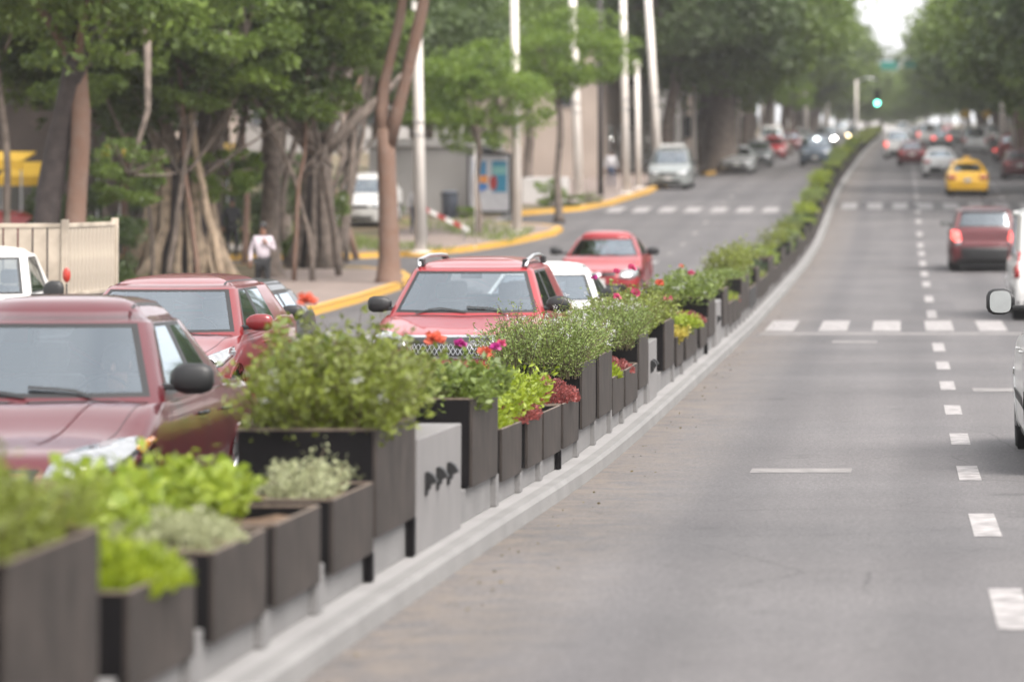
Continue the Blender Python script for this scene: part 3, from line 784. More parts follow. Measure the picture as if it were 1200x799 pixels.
# ------------------------------------------------------------------ cars
def crom(P, t):
    """Catmull-Rom through rows of points P at parameter t (index units)"""
    n = len(P); i = int(min(max(t, 0), n-1-1e-9)); f = t-i
    p1, p2 = P[i], P[i+1]; p0 = P[i-1] if i > 0 else 2*p1-p2; p3 = P[i+2] if i+2 < n else 2*p2-p1
    return .5*((2*p1)+(-p0+p2)*f+(2*p0-5*p1+4*p2-p3)*f*f+(-p0+3*p1-3*p2+p3)*f**3)
CAR = dict(
 sedan=dict(L=4.45,W=1.74,H=1.47,zb=.93,zbr=.99,zh=.72,yc=1.12,yrf=1.92,ybp=2.42,yd=3.15,yrr=3.02,yrb=3.75,zt=1.00,wr=.60,yt=4.30),
 hatch=dict(L=4.0,W=1.72,H=1.48,zb=.93,zbr=.98,zh=.74,yc=.98,yrf=1.72,ybp=2.20,yd=3.0,yrr=3.40,yrb=3.80,zt=.99,wr=.60,yt=3.92),
 suv=dict(L=4.6,W=1.86,H=1.76,zb=1.10,zbr=1.16,zh=.95,yc=1.12,yrf=1.78,ybp=2.40,yd=3.3,yrr=4.10,yrb=4.42,zt=1.16,wr=.66,yt=4.52),
 cross=dict(L=4.4,W=1.84,H=1.66,zb=1.04,zbr=1.14,zh=.88,yc=1.05,yrf=1.86,ybp=2.42,yd=3.2,yrr=3.85,yrb=4.22,zt=1.12,wr=.64,yt=4.34),
 van=dict(L=4.6,W=1.76,H=1.95,zb=1.10,zbr=1.12,zh=.90,yc=.62,yrf=1.25,ybp=1.95,yd=3.4,yrr=4.36,yrb=4.50,zt=1.12,wr=.74,yt=4.56),
 pickup=dict(L=5.1,W=1.84,H=1.74,zb=1.08,zbr=1.12,zh=.96,yc=1.35,yrf=1.95,ybp=2.55,yd=2.85,yrr=2.85,yrb=3.12,zt=1.08,wr=.66,yt=5.0),
)
class Car:
    def __init__(s, kind, pm, X, Y, label, group=None, away=False, yaw=0, seal=None, glass='glass', roof=None, name=None, zoff=0, scale=1, detail=2, paint_lower=None, cat=None, ov=None):
        s.p = dict(CAR[kind]); s.p.update(ov or {}); s.kind = kind; s.pm = pm; s.det = detail
        s.w = s.p['W']/2; L = s.p['L']; s.L = L
        s.root = empty(name or {'sedan':'parked_car','hatch':'car','suv':'car','cross':'car','van':'van','pickup':'pickup_truck'}[kind],
                       (X, Y+L/2, gz(Y+L/2)+zoff), (math.pi if away else 0)+yaw, label=label, cat=cat or {'van':'van','pickup':'pickup truck'}.get(kind,'car'), group=group)
        if not name and kind == 'sedan': s.root.name = 'car'
        s.root.rotation_euler.x = (-1 if away else 1)*slope(Y+L/2)
        s.root.scale = (scale,)*3
        s.gm = M[glass]; s.paint_lower = paint_lower
        s.shell()
    def lower(s):
        p = s.p; w = s.w; L = s.L; zb, zbr, zh = p['zb'], p['zbr'], p['zh']
        yt = p['yt']; bump = L-yt
        def sec(y, k, zbot, zs, zt, k5=.80, k4=.95, zt7=None):
            W_ = w*k
            return [(W_*.93,y,zbot),(W_*.985,y,zbot+.13),(W_,y,.5*(zbot+zs)),(W_*.995,y,zs-.13),(W_*k4,y,zs),(W_*k5,y,zt-.008),(W_*.42,y,zt+.006),(0,y,zt if zt7 is None else zt7)]
        S = [sec(0,.76,.24,zh-.22,zh-.13), sec(.07,.88,.22,zh-.15,zh-.055), sec(.24,.955,.20,zh-.09,zh-.005), sec(.62,.99,.19,zh-.01,zh+.06),
             sec(p['yc']-.10,1.0,.19,zb-.035,zb-.005), sec(p['yc']+.30,1.0,.19,zb-.01,zb+.012,.90), sec(p['ybp'],1.0,.19,zb+.02,zb+.03,.90),
             sec(p['yd'],1.0,.19,zbr-.01,zbr+.01,.90)]
        if s.kind == 'pickup':
            S += [sec(3.05,1.0,.24,1.09,1.10,.93), sec(4.0,1.0,.26,1.09,1.10,.93), sec(5.02,1.0,.28,1.09,1.10,.93), sec(5.1,.98,.32,1.06,1.08,.93)]
        elif s.kind == 'sedan':
            S += [sec(p['yrb'],.985,.20,p['zt']-.03,p['zt'],.82), sec(yt-.12,.955,.22,p['zt']-.035,p['zt']+.005,.80), sec(L-.06,.90,.25,p['zt']-.16,p['zt']-.06,.80), sec(L,.80,.28,.62,.70,.80)]
        else:
            S += [sec(p['yrb']-.25,.985,.22,zbr-.02,zbr,.88), sec(yt-.06,.955,.24,zbr-.03,zbr,.85), sec(L-.04,.92,.27,zbr-.13,zbr-.06,.80), sec(L,.86,.30,.68,.76,.80)]
        return np.array(S)
    def shell(s):
        p = s.p; w = s.w; L = s.L
        S = s.lower(); ns, npnt = S.shape[:2]
        nu, nv = (4, 3) if s.det >= 2 else (2, 2)
        U = [i/nu for i in range((ns-1)*nu+1)]; V = [j/nv for j in range((npnt-1)*nv+1)]
        G = []
        for u in U:
            row = np.array([crom(S[:, j], u) for j in range(npnt)])
            G.append([crom(row, v) for v in V])
        G = np.array(G)
        b = MB(); yfr, yre = .36*2.2, L-.36*2.2
        fy = (.80 if s.kind != 'van' else .72); ry = L-(.86 if s.kind != 'pickup' else 1.15)
        wr_ = .33 if s.kind in ('suv','cross','pickup') else .305; s.wheels = (fy, ry, wr_)
        ytop0, ytop1 = p['yc']+.22, (p['yrb']-.06 if s.kind != 'pickup' else L-.12)
        for i in range(len(U)-1):
            for j in range(len(V)-1):
                q = [G[i][j], G[i+1][j], G[i+1][j+1], G[i][j+1]]; c = sum(q)/4
                if j >= 5*nv-1 and ytop0 < c[1] < ytop1 and not (s.kind == 'pickup' and False): continue
                if c[0] > w*.78 and min(math.hypot(c[1]-fy, c[2]-wr_), math.hypot(c[1]-ry, c[2]-wr_)) < wr_+.055: continue
                for sg in (1, -1):
                    pts = [(sg*v[0], v[1], v[2]) for v in q]
                    b.quad(*(pts if sg < 0 else pts[::-1]))
        for end, gi, sgn in ((0, 0, -1), (1, len(U)-1, 1)):
            ks = [1, .66, .33, 0]; bul = .10 if end == 0 else .07
            for a, c in zip(ks, ks[1:]):
                for j in range(len(V)-1):
                    def P(k, j): v = G[gi][j]; return (v[0]*k, v[1]+sgn*bul*(1-k*k)*math.sin(math.pi*min(1, max(0, (v[2]-.1)/(.95)))), v[2])
                    q = [P(a, j), P(c, j), P(c, j+1), P(a, j+1)]
                    for s2 in (1, -1):
                        pts = [(s2*v[0], v[1], v[2]) for v in q]; b.quad(*pts)
        # greenhouse
        zb, zbr, H, wr = p['zb'], p['zbr'], p['H'], p['wr']; Wb = w*.925
        yc, yrf, ybp, yd, yrr, yrb = (p[k] for k in ('yc','yrf','ybp','yd','yrr','yrb'))
        cols = [((0,yc),(0,yrf)), ((.5*Wb,yc+.05),(.5*wr,yrf+.03)), ((Wb-.055,yc+.23),(wr-.055,yrf+.14)), ((Wb,yc+.33),(wr,yrf+.24)),
                ((Wb,yc+.42),(wr,yrf+.30)), ((Wb,ybp),(wr,ybp-.02)), ((Wb,ybp+.08),(wr,ybp+.06)), ((Wb*.99,yd),(wr*.985,min(yd-.06,yrr-.22))),
                ((Wb*.95,yrb-.12),(wr*.95,yrr-.06)), ((Wb-.16,yrb-.02),(wr-.13,yrr+.02)), ((.5*Wb,yrb+.03),(.5*wr,yrr+.04)), ((0,yrb+.05),(0,yrr+.05))]
        zroof = H-(.15 if s.kind in ('sedan','hatch') else .115)
        ctr = np.array([0, (yrf+yrr)/2])
        def ctrl(c, r):
            (bx, by), (rx, ry_) = cols[c]; zl = zb+(zbr-zb)*max(0, min(1, (by-yc-.3)/(yrb-yc)))
            if r <= 3:
                t = (-.05, .07, .94, 1.0)[r]
                x = bx+(rx-bx)*t; y = by+(ry_-by)*t; z = zl+(zroof-zl)*t
                bulge = .030*math.sin(math.pi*min(1, max(0, t)))
                if 3 <= c <= 8: x += bulge
                if c <= 2: y -= bulge
                if c >= 9: y += bulge
                if r == 3 and 3 <= c <= 8: z -= .035
                return np.array([x, y, z])
            if 3 <= c <= 8 and False: pass
            k = (.80, .42, 0)[r-4]; zz = (H-.052, H-.010, H)[r-4]
            return np.array([rx*k, ctr[1]+(ry_-ctr[1])*k, zz])
        C = np.array([[ctrl(c, r) for r in range(7)] for c in range(12)])
        mu = 4 if s.det >= 2 else 2; rv = [1, 5, 2, 2, 2, 2] if s.det >= 2 else [1, 2, 1, 1, 1, 1]
        Vr = [0]; 
        for r, n in enumerate(rv): Vr += [r+(i+1)/n for i in range(n)]
        Ur = [i/mu for i in range(11*mu+1)]
        g = np.array([[crom(np.array([crom(C[:, r], u) for r in range(7)]), v) for v in Vr] for u in Ur])
        g[0, :, 0] = 0; g[-1, :, 0] = 0
        panes = {'pillar_l': MB(), 'pillar_r': MB(), 'windshield': MB(), 'front_l': MB(), 'front_r': MB(), 'rear_l': MB(), 'rear_r': MB(), 'rear_window': MB()}
        for i in range(len(Ur)-1):
            ci = int(Ur[i]+1e-6)
            for j in range(len(Vr)-1):
                rj = int(Vr[j]+1e-6); q = [g[i][j], g[i+1][j], g[i+1][j+1], g[i][j+1]]
                for sg in (1, -1):
                    pts = [(sg*v[0], v[1], v[2]) for v in q]
                    if sg < 0: pts = pts[::-1]
                    tgt = b
                    if rj == 1:
                        if ci <= 1: tgt = panes['windshield']
                        elif ci == 5: tgt = panes['pillar_l' if sg < 0 else 'pillar_r']
                        elif ci == 4: tgt = panes['front_l' if sg < 0 else 'front_r']
                        elif ci == 6 and s.kind != 'pickup': tgt = panes['rear_l' if sg < 0 else 'rear_r']
                        elif ci >= 9: tgt = panes['rear_window']
                    tgt.quad(*pts)
        def sh(mb): mb.v = [(x, y-L/2, z) for x, y, z in mb.v]
        sh(b)
        me = b.mesh('body', s.pm, smooth=True, weld=True); s.body = link('body', me, s.root)
        full = MB(); full.v = list(b.v); full.f = list(b.f); full.m = list(b.m)
        gm = {}
        for k, mb in panes.items():
            if not mb.f: continue
            if k.startswith('pillar'):
                sh(mb); full.add(mb.v, mb.f); mb.build('pillar_trim', M['black'], s.root, smooth=True, weld=True); continue
            sh(mb); full.add(mb.v, mb.f)
            bm = bmesh.new(); bm.from_mesh(mb.mesh('x', s.gm)); bmesh.ops.remove_doubles(bm, verts=bm.verts, dist=1e-4)
            bmesh.ops.recalc_face_normals(bm, faces=bm.faces)
            r = bmesh.ops.inset_region(bm, faces=bm.faces[:], thickness=.045 if k in ('windshield','rear_window') else .028, use_even_offset=True, use_boundary=True)
            ring = set(r['faces']); name = {'windshield':'windshield','rear_window':'rear_window'}.get(k, 'side_window')
            idx_ring = [f.index for f in ring]; bm.faces.index_update(); bm.verts.index_update()
            def sub(sel):
                vm = {}; vs = []; fs = []
                for f in sel:
                    fs.append([vm.setdefault(v.index, len(vm)) for v in f.verts])
                inv = sorted(vm, key=vm.get); bm.verts.ensure_lookup_table()
                return [tuple(bm.verts[i].co) for i in inv], fs
            rest = [f for f in bm.faces if f not in ring]
            v1, f1 = sub(rest); v2, f2 = sub(list(ring)); bm.free()
            m1 = bpy.data.meshes.new(name); m1.from_pydata(v1, [], f1); m1.materials.append(s.gm if k == 'windshield' or s.kind != 'x' else s.gm); m1.polygons.foreach_set('use_smooth', [True]*len(f1))
            pane = link(name, m1, s.root)
            m2 = bpy.data.meshes.new('window_seal'); m2.from_pydata(v2, [], f2); m2.materials.append(M['black']); m2.polygons.foreach_set('use_smooth', [True]*len(f2))
            link('window_seal', m2, pane); gm[k] = pane
        s.panes = gm
        s.bvh = BVHTree.FromPolygons(full.v, full.f)
        s.cabin(); s.mkwheels()
    def cabin(s):
        p = s.p; L = s.L; w = s.w-.12; b = MB(); o = -L/2
        b.box(-w, w, p['yc']+.2+o, min(p['yrb'], p['yd']+.6)+o-.05, .25, .42)
        b.box(-w, w, p['yc']+.16+o, p['yc']+.50+o, .55, p['zb']-.03)       # dashboard
        b.build('dashboard', M['interior'], s.root, bevel=.04)
        rows = [p['ybp']-.10] + ([p['ybp']+.75] if s.kind not in ('pickup',) else [])
        for ri, yy in enumerate(rows):
            for x in (-.36, .36):
                q = MB(); q.box(x-.25, x+.25, yy-.45+o, yy+.05+o, .42, .58); q.box(x-.24, x+.24, yy+.03+o, yy+.16+o, .5, p['zb']+.12)
                q.box(x-.13, x+.13, yy+.07+o, yy+.16+o, p['zb']+.15, p['zb']+.34)
                q.build('seat', M['interior_light'] if ri else M['interior'], s.root, bevel=.05 if s.det >= 2 else 0)
        # inner side trim keeps light from leaking
        q = MB()
        for sg in (-1, 1): q.box(sg*w-.01, sg*w+.01, p['yc']+.3+o, p['yd']+o, .3, p['zb']-.06)
        q.build('door_trim', M['interior'], s.root)
        # underbody
        q = MB(); q.box(-s.w+.16, s.w-.16, .25+o, L-.25+o, .17, .3); q.build('underbody', M['black'], s.root)
        if s.det >= 2:
            q = MB(); q.lathe([(.185,-.012),(.197,0),(.185,.012),(.175,0),(.185,-.012)], (0,0,0), 'y', 28); q.box(-.17,.17,-.01,.01,-.02,.02)
            st = q.build('steering_wheel', M['black'], s.root, smooth=True); st.location = (.36, p['yc']+.60+o, p['zb']-.02); st.rotation_euler = (R(-25),0,0)
            q = MB(); q.box(-.12,.12,-.012,.012,-.03,.03); mm = q.build('inner_mirror', M['black'], s.root, bevel=.01)
            mm.location = (0, p['yrf']+.03+o, p['H']-.20)
    def mkwheels(s):
        fy, ry, r = s.wheels; o = -s.L/2
        key = (round(r, 3),)
        if key not in _wheel:
            t = MB(); t.lathe([(r*.66,-.09),(r*.93,-.10),(r,-.07),(r*1.0,.07),(r*.93,.10),(r*.66,.09)], axis='x', n=28)
            rim_ = MB(); rim_.lathe([(r*.67,.085),(r*.62,.06),(r*.58,.03)], axis='x', n=24)
            for k in range(5):
                a = k*2*math.pi/5
                rim_.tube([(.055, 0, 0), (.062, math.cos(a)*r*.63, math.sin(a)*r*.63)], [r*.13, r*.10], 6)
            rim_.lathe([(0,.075),(r*.15,.07),(r*.2,.04)], axis='x', n=12)
            rim_.lathe([(0,-.02),(r*.66,-.02)], axis='x', n=20)
            _wheel[key] = (t.mesh('wheel', M['rubber'], True), rim_.mesh('rim', M['alloy'], True))
            a = MB(); a.lathe([(r+.07,-.24),(r+.06,.045)], axis='x', n=24); a.lathe([(0,-.24),(r+.07,-.24)], axis='x', n=24)
            _wheel[('arch',)+key] = a.mesh('wheel_arch', M['black'], True)
        tm, rm = _wheel[key]
        for yy in (fy, ry):
            for sg in (1, -1):
                wl = link('wheel', tm, s.root); wl.location = (sg*(s.w-.115), yy+o, r); wl.rotation_euler = (0, 0, 0 if sg > 0 else math.pi)
                link('rim', rm, wl)
                ar = link('wheel_arch', _wheel[('arch',)+key], s.root); ar.location = (sg*(s.w-.075), yy+o, r); ar.rotation_euler = (0,0,0 if sg > 0 else math.pi)
                if s.det >= 2:
                    pts = [(yy+(r+.075)*math.cos(a), r+(r+.075)*math.sin(a)) for a in np.linspace(-.25, math.pi+.25, 22)]
                    s.strip('wheel_arch_trim', pts, 'side', .07, s.pm, .012, sg)
    # ---- surface projection
    def hit(s, a, b_, axis, sg=1):
        o = -s.L/2
        if axis == 'front': org, d = Vector((a, -5, b_)), Vector((0,1,0))
        elif axis == 'rear': org, d = Vector((a, 5, b_)), Vector((0,-1,0))
        elif axis == 'top': org, d = Vector((a, b_+o, 5)), Vector((0,0,-1))
        else: org, d = Vector((sg*3, a+o, b_)), Vector((-sg,0,0))
        h = s.bvh.ray_cast(org, d)
        if h[0] is None:
            n = s.bvh.find_nearest(org + d*(5-s.L/2 if axis in ('front','rear') else 3)); return n[0], d
        return h[0], d
    def patch(s, name, poly, axis, m, off=.012, sg=1, parent=None, thick=.03, cuts=2, mirror=False):
        bm = bmesh.new(); vs = [bm.verts.new((a, b_, 0)) for a, b_ in poly]; bm.faces.new(vs)
        bmesh.ops.triangulate(bm, faces=bm.faces); bmesh.ops.subdivide_edges(bm, edges=bm.edges, cuts=cuts, use_grid_fill=True)
        outs = []
        for mm in ((1, -1) if mirror else (1,)):
            b2 = bm.copy()
            for v in b2.verts:
                h, d = s.hit(v.co.x*(mm if axis in ('front','rear','top') else 1), v.co.y, axis, sg if axis != 'side' else sg*mm)
                v.co = h-d*off
            me = bpy.data.meshes.new(name); b2.to_mesh(me); b2.free(); me.materials.append(m)
            me.polygons.foreach_set('use_smooth', [True]*len(me.polygons))
            o = link(name, me, parent or s.root)
            if thick: 
                md = o.modifiers.new('s', 'SOLIDIFY'); md.thickness = thick; md.offset = 0
            outs.append(o)
        bm.free(); return outs
    def strip(s, name, pts, axis, width, m, off=.003, sg=1, parent=None):
        b = MB(); prev = None; P = []
        for (a, c) in zip(pts, pts[1:]):
            n = max(1, int(math.hypot(c[0]-a[0], c[1]-a[1])/.06)); P += [(a[0]+(c[0]-a[0])*i/n, a[1]+(c[1]-a[1])*i/n) for i in range(n)]
        P.append(pts[-1]); rows = []
        for i, (x, y) in enumerate(P):
            q0, q1 = P[max(0,i-1)], P[min(len(P)-1,i+1)]; dx, dy = q1[0]-q0[0], q1[1]-q0[1]; l = math.hypot(dx, dy) or 1
            r_ = []
            for k in (-.5, .5):
                h, d = s.hit(x-dy/l*width*k, y+dx/l*width*k, axis, sg); h = h-d*off
                if axis == 'top' and rows and abs(h.z-rows[-1][0][2]) > .07: h.z = rows[-1][0][2]
                r_.append(tuple(h))
            rows.append(r_)
        for a, c in zip(rows, rows[1:]): b.quad(a[0], a[1], c[1], c[0])
        return b.build(name, m, parent or s.root, smooth=True)
    def mirrors(s, m, z=None, y=None, sz=(.12,.09,.16), reach=.07, tall=1):
        p = s.p; o = -s.L/2; y = y or p['yc']+.48; z = z or p['zb']+.07
        for sg in (1, -1):
            x0 = s.w*.90
            b = MB(); n0 = 0
            prof = [(.0,.35),(.04,.8),(.10,1.0),(.20,.98),(.245,.80),(.265,.45)]
            rings = []
            for (t, k) in prof:
                ring = []
                for q in range(14):
                    a = 2*math.pi*q/14; cy = math.copysign(abs(math.cos(a))**.7, math.cos(a)); cz = math.copysign(abs(math.sin(a))**.7, math.sin(a))
                    ring.append((sg*(x0+reach-.04+t), y+o+cy*.065*k, z+.05+cz*.085*k*tall))
                rings.append(ring)
            v = [q for r_ in rings for q in r_]; f = []
            for i in range(len(rings)-1):
                for q in range(14): f.append((i*14+q, i*14+(q+1)%14, (i+1)*14+(q+1)%14, (i+1)*14+q))
            f.append(tuple(range(14))); f.append(tuple((len(rings)-1)*14+q for q in range(14)))
            b.add(v, f)
            mo = b.build('mirror', m, s.root, smooth=True)
            st = MB(); st.box(sg*(x0-.03) if sg > 0 else sg*(x0+reach+.02), sg*(x0+reach+.02) if sg > 0 else sg*(x0-.03), y+o-.035, y+o+.035, z-.02, z+.02); st.build('mirror_arm', M['black'], mo, bevel=.01)
            g = MB(); cxm = sg*(x0+reach+.095); czm = z+.05
            gp = [(cxm+math.copysign(abs(math.cos(a))**.6, math.cos(a))*.100, czm+math.copysign(abs(math.sin(a))**.6, math.sin(a))*.070*tall) for a in [2*math.pi*q/20 for q in range(20)]]
            g.add([(p_[0], y+o+.070, p_[1]) for p_ in gp]+[(p_[0], y+o+.060, p_[1]) for p_ in gp], [tuple(range(20)), tuple(range(20,40))[::-1]]+[(q,20+q,20+(q+1)%20,(q+1)%20) for q in range(20)])
            g.build('mirror_glass', M['mirror'], mo)
    def wipers(s):
        p = s.p
        for x0, x1 in ((-.55, .02), (.02, .60)):
            pts = [(x0, p['yc']+.10), ((x0+x1)/2, p['yc']+.10), (x1, p['yc']+.03)]
            s.strip('wiper', pts, 'top', .024, M['black'], .02)
    def seams(s):
        p = s.p
        s.strip('cowl_panel', [(-s.w*.84, p['yc']+.16), (-s.w*.5, p['yc']+.005), (0, p['yc']-.035), (s.w*.5, p['yc']+.005), (s.w*.84, p['yc']+.16)], 'top', .07, M['black'], .004)
        for sg in (1, -1):
            zb = p['zb']
            s.strip('door_seam', [(p['yc']+.30, .30), (p['yc']+.27, zb-.12), (p['yc']+.40, zb-.02)], 'side', .009, M['black'], .0025, sg)
            s.strip('door_seam', [(p['ybp']+.04, .24), (p['ybp']+.04, zb+.0)], 'side', .009, M['black'], .0025, sg)
            s.strip('door_seam', [(p['yd']-.25, .35), (p['yd']+.05, zb-.25), (p['yd']+.02, zb+.02)], 'side', .009, M['black'], .0025, sg)
            s.strip('door_seam', [(p['yc']+.3, .27), (p['yd']-.3, .27)], 'side', .009, M['black'], .0025, sg)
            for yy in (p['ybp']-.12, p['yd']-.12):
                h, d = s.hit(yy, zb-.10, 'side', sg)
                b = MB(); b.tube([(h.x-.01*sg, h.y-.10, h.z), (h.x+sg*.03, h.y-.07, h.z+.004), (h.x+sg*.03, h.y+.07, h.z+.006), (h.x-.01*sg, h.y+.10, h.z+.004)], .013, 6)
                b.build('door_handle', s.handle_m if hasattr(s, 'handle_m') else s.pm, s.root, smooth=True)
            s.strip('hood_seam', [(sg*(s.w*.74), .30), (sg*(s.w*.80), .7), (sg*s.w*.84, p['yc']-.02)], 'top', .005, M['black'], .0025)
            s.strip('roof_groove', [(sg*(p['wr']-.10), p['yrf']+.16), (sg*(p['wr']-.10), p['yrr']-.1)], 'top', .02, M['black'], .002)
    def crease(s):
        p = s.p
        for sg in (1, -1):
            s.strip('hood_crease', [(sg*.30, .35), (sg*.44, p['yc']-.04)], 'top', .03, s.pm, .006)
    def plate(s, axis, z, x=0, w=.30, h=.15, m='plate'):
        hh, d = s.hit(x, z, axis)
        b = MB(); y = hh.y-d.y*.03
        b.box(x-w/2, x+w/2, y-.006, y+.006, z-h/2, z+h/2); return b.build('licence_plate', M[m], s.root, bevel=.004)
    def simple_front(s, head='lamp_clear', grille=True, hl=None):
        p = s.p; w = s.w; zh = p['zh']
        hl = hl or [(w*.50,zh-.22),(w*.58,zh-.12),(w*.80,zh-.10),(w*.93,zh-.06),(w*.90,zh-.20),(w*.72,zh-.26)]
        s.patch('headlight', hl, 'front', M[head], mirror=True)
        if grille: s.patch('grille', [(-.38,zh-.25),(.38,zh-.25),(.42,zh-.14),(-.42,zh-.14)], 'front', M['black'])
        s.patch('lower_grille', [(-.5,.30),(.5,.30),(.58,.42),(-.58,.42)], 'front', M['black'])
        s.plate('front', .50)
    def simple_rear(s, lit=False, tl=None, plate_z=None, amber=False, bumper=False):
        p = s.p; w = s.w; zt = p['zt'] if s.kind == 'sedan' else p['zbr']
        m = M['lamp_red_on'] if lit else M['lamp_red']
        tl = tl or ([(w*.56,zt-.28),(w*.56,zt-.13),(w*.90,zt-.12),(w*.92,zt-.24),(w*.80,zt-.30)] if s.kind in ('sedan','hatch') else
                    [(w*.76,zt-.38),(w*.78,zt-.06),(w*.92,zt-.04),(w*.93,zt-.34)])
        s.patch('tail_light', tl, 'rear', m, mirror=True)
        s.plate('rear', plate_z or (zt-.28))
        if bumper: s.patch('rear_bumper', [(-w*.94,.30),(w*.94,.30),(w*.94,.56),(-w*.94,.56)], 'rear', M['black'], thick=.05, cuts=4)
_wheel = {}
PAINT = {
 'maroon': paint('maroon car paint', (.10,.007,.013), .4, coat=.8), 'red': paint('deep red car paint', (.19,.007,.010), .35, coat=.7),
 'coral': paint('sun faded red paint', (.31,.022,.027), .25, coat=.6), 'darkred': paint('dark red car paint', (.10,.012,.016), .3),
 'white': paint('white car paint', (.74,.73,.71), .0), 'silver': paint('silver car paint', (.42,.43,.43), .6), 'grey': paint('grey car paint', (.16,.17,.175), .5),
 'black': paint('black car paint', (.018,.018,.02), .2), 'yellow': paint('taxi yellow paint', (.85,.45,.015), .0), 'blue': paint('blue grey car paint', (.08,.11,.15), .4),
 'lightgrey': paint('light grey car paint', (.30,.32,.31), .4),
}
def person(name, joints, radii, edges, parts, loc, rz, label, sc=1.0, cat='person'):
    """continuous skinned body; parts: list of (part name, material, edge filter)"""
    root = empty(name, loc, rz, label=label, cat=cat); root.scale = (sc,)*3
    for pname, m, es, infl in parts:
        used = sorted({i for e in es for i in e}); mp = {u: k for k, u in enumerate(used)}
        me = bpy.data.meshes.new(pname); me.from_pydata([joints[u] for u in used], [(mp[a], mp[b]) for a, b in es], [])
        o = link(pname, me, root); me.materials.append(m)
        o.modifiers.new('skin', 'SKIN'); sk = me.skin_vertices[0].data
        for u in used: r_ = radii[u]; r_ = r_ if isinstance(r_, tuple) else (r_, r_); sk[mp[u]].radius = (r_[0]*infl, r_[1]*infl); sk[mp[u]].use_root = False
        sk[mp[es[0][0]]].use_root = True
        sd = o.modifiers.new('sub', 'SUBSURF'); sd.levels = 1; sd.render_levels = 2
    return root
def hand_mesh(b, wrist, d, up, r=.016, m=0, side=1, curl=.6):
    wrist = Vector(wrist); d = Vector(d).normalized(); up = Vector(up).normalized(); s_ = d.cross(up).normalized()*side
    b.tube([wrist, wrist+d*.04, wrist+d*.085], [.024,.036,.034], 8, m)
    for k in range(4):
        o = wrist+d*.08+s_*(-.027+.018*k); L = (.062,.075,.07,.055)[k]
        b.tube([o, o+d*L*.45-up*.006, o+d*L*.8-up*.03*curl, o+d*L*.85-up*.055*curl], [.0095,.009,.008,.006], 6, m)
    o = wrist+d*.03-s_*.03
    b.tube([o, o+d*.03-s_*.025, o+d*.055-s_*.028-up*.015], [.011,.010,.008], 6, m)
# the dark maroon sedan in front
def eyes(root, c, r, face=-1):
    b = MB()
    for sx in (-.032, .032): b.ball((c[0]+sx, c[1]+face*r*.93, c[2]+.01), .012)
    b.build('eye', M['black'], root, smooth=True)
    n = MB(); n.tube([(c[0], c[1]+face*r*.95, c[2]+.01), (c[0], c[1]+face*(r+.022), c[2]-.03), (c[0], c[1]+face*r*.9, c[2]-.038)], [.008,.016,.010], 6); n.build('nose', M['skin'], root, smooth=True)
    m_ = MB(); m_.box(c[0]-.025, c[0]+.025, c[1]+face*(r*.93)-.004, c[1]+face*(r*.93)+.004, c[2]-.066, c[2]-.056); m_.build('mouth', mat('lips', (.22,.07,.06)), root)
    h = MB(); h.ball((c[0], c[1]-face*.016, c[2]+.028), r*1.12, (.92,1.0,1.05)); h.build('hair', M['hair'], root, smooth=True)
    e = MB()
    for sx in (-1, 1): e.ball((c[0]+sx*r*.88, c[1], c[2]-.005), .028, (.4,.7,1.1))
    e.build('ear', M['skin'], root, smooth=True)
# ------------------------------------------------------------------ the cars
def car_x(px_right, s, w): return (px_right-VX)/s - w
# 1: maroon sedan
s1 = 193; yc = 1.12; Y1 = F/s1-yc
c1 = Car('sedan', PAINT['maroon'], -4.50-.87, Y1, 'dark maroon sedan nearest the camera, driver behind the windshield', name='car', ov=dict(H=1.60,wr=.575,yrf=1.80,zb=.94))
c1.handle_m = M['black']; c1.seams(); c1.crease(); c1.wipers(); c1.mirrors(M['black'], tall=1.15, z=1.03)
w = .87; zh = .72
hl = [(w*.50,.56),(w*.52,.62),(w*.62,.70),(w*.80,.745),(w*.93,.76),(w*.97,.70),(w*.93,.60),(w*.78,.54)]
for h in c1.patch('headlight', hl, 'front', M['lamp_clear'], mirror=True, cuts=3): pass
c1.patch('turn_signal', [(w*.94,.70),(w*.985,.76),(w*.995,.74),(w*.98,.66)], 'front', M['lamp_amber'], mirror=True)
c1.patch('grille', [(-.36,.47),(.36,.47),(.40,.60),(-.40,.60)], 'front', M['black']); c1.patch('lower_grille', [(-.5,.27),(.5,.27),(.5,.38),(-.5,.38)], 'front', M['black'])
c1.plate('front', .43)
# driver
o = -c1.L/2; ysd = c1.p['ybp']-.20+o
dx = c1.root.location.x; dy = c1.root.location.y; dz = c1.root.location.z
J = [(0,0,.50),(0,.02,.72),(0,.0,.92),(0,-.02,1.04),(0,-.03,1.12),(0,-.05,1.22), (.19,0,.98),(.26,-.10,.78),(.16,-.38,.86),(-.19,0,.98),(-.27,-.12,.80),(-.13,-.42,.90)]
RD = [(.17,.12),(.16,.11),(.17,.11),(.09,.08),(.055,.055),(.09,.105),.06,.048,.032,.06,.048,.032]
drv = person('person', J, RD, [], [('body', M['skin'], [(3,4),(4,5)], 1), ('jacket', M['dark_cloth'], [(0,1),(1,2),(2,3),(2,6),(6,7),(7,8),(2,9),(9,10),(10,11)], 1)],
             (dx+.36, dy+ysd-.02, dz-.06), 0, 'driver in dark clothes with one hand on the wheel of the maroon sedan')
eyes(drv, (0,-.05,1.22), .095)
b = MB(); hand_mesh(b, (.16,-.38,.86), (-.3,-.7,.3), (0,-.3,1), side=1); b.build('hand', M['skin'], drv, smooth=True)
b = MB(); hand_mesh(b, (-.13,-.42,.90), (.2,-.8,.45), (0,-.3,1), side=-1); b.build('hand', M['skin'], drv, smooth=True)

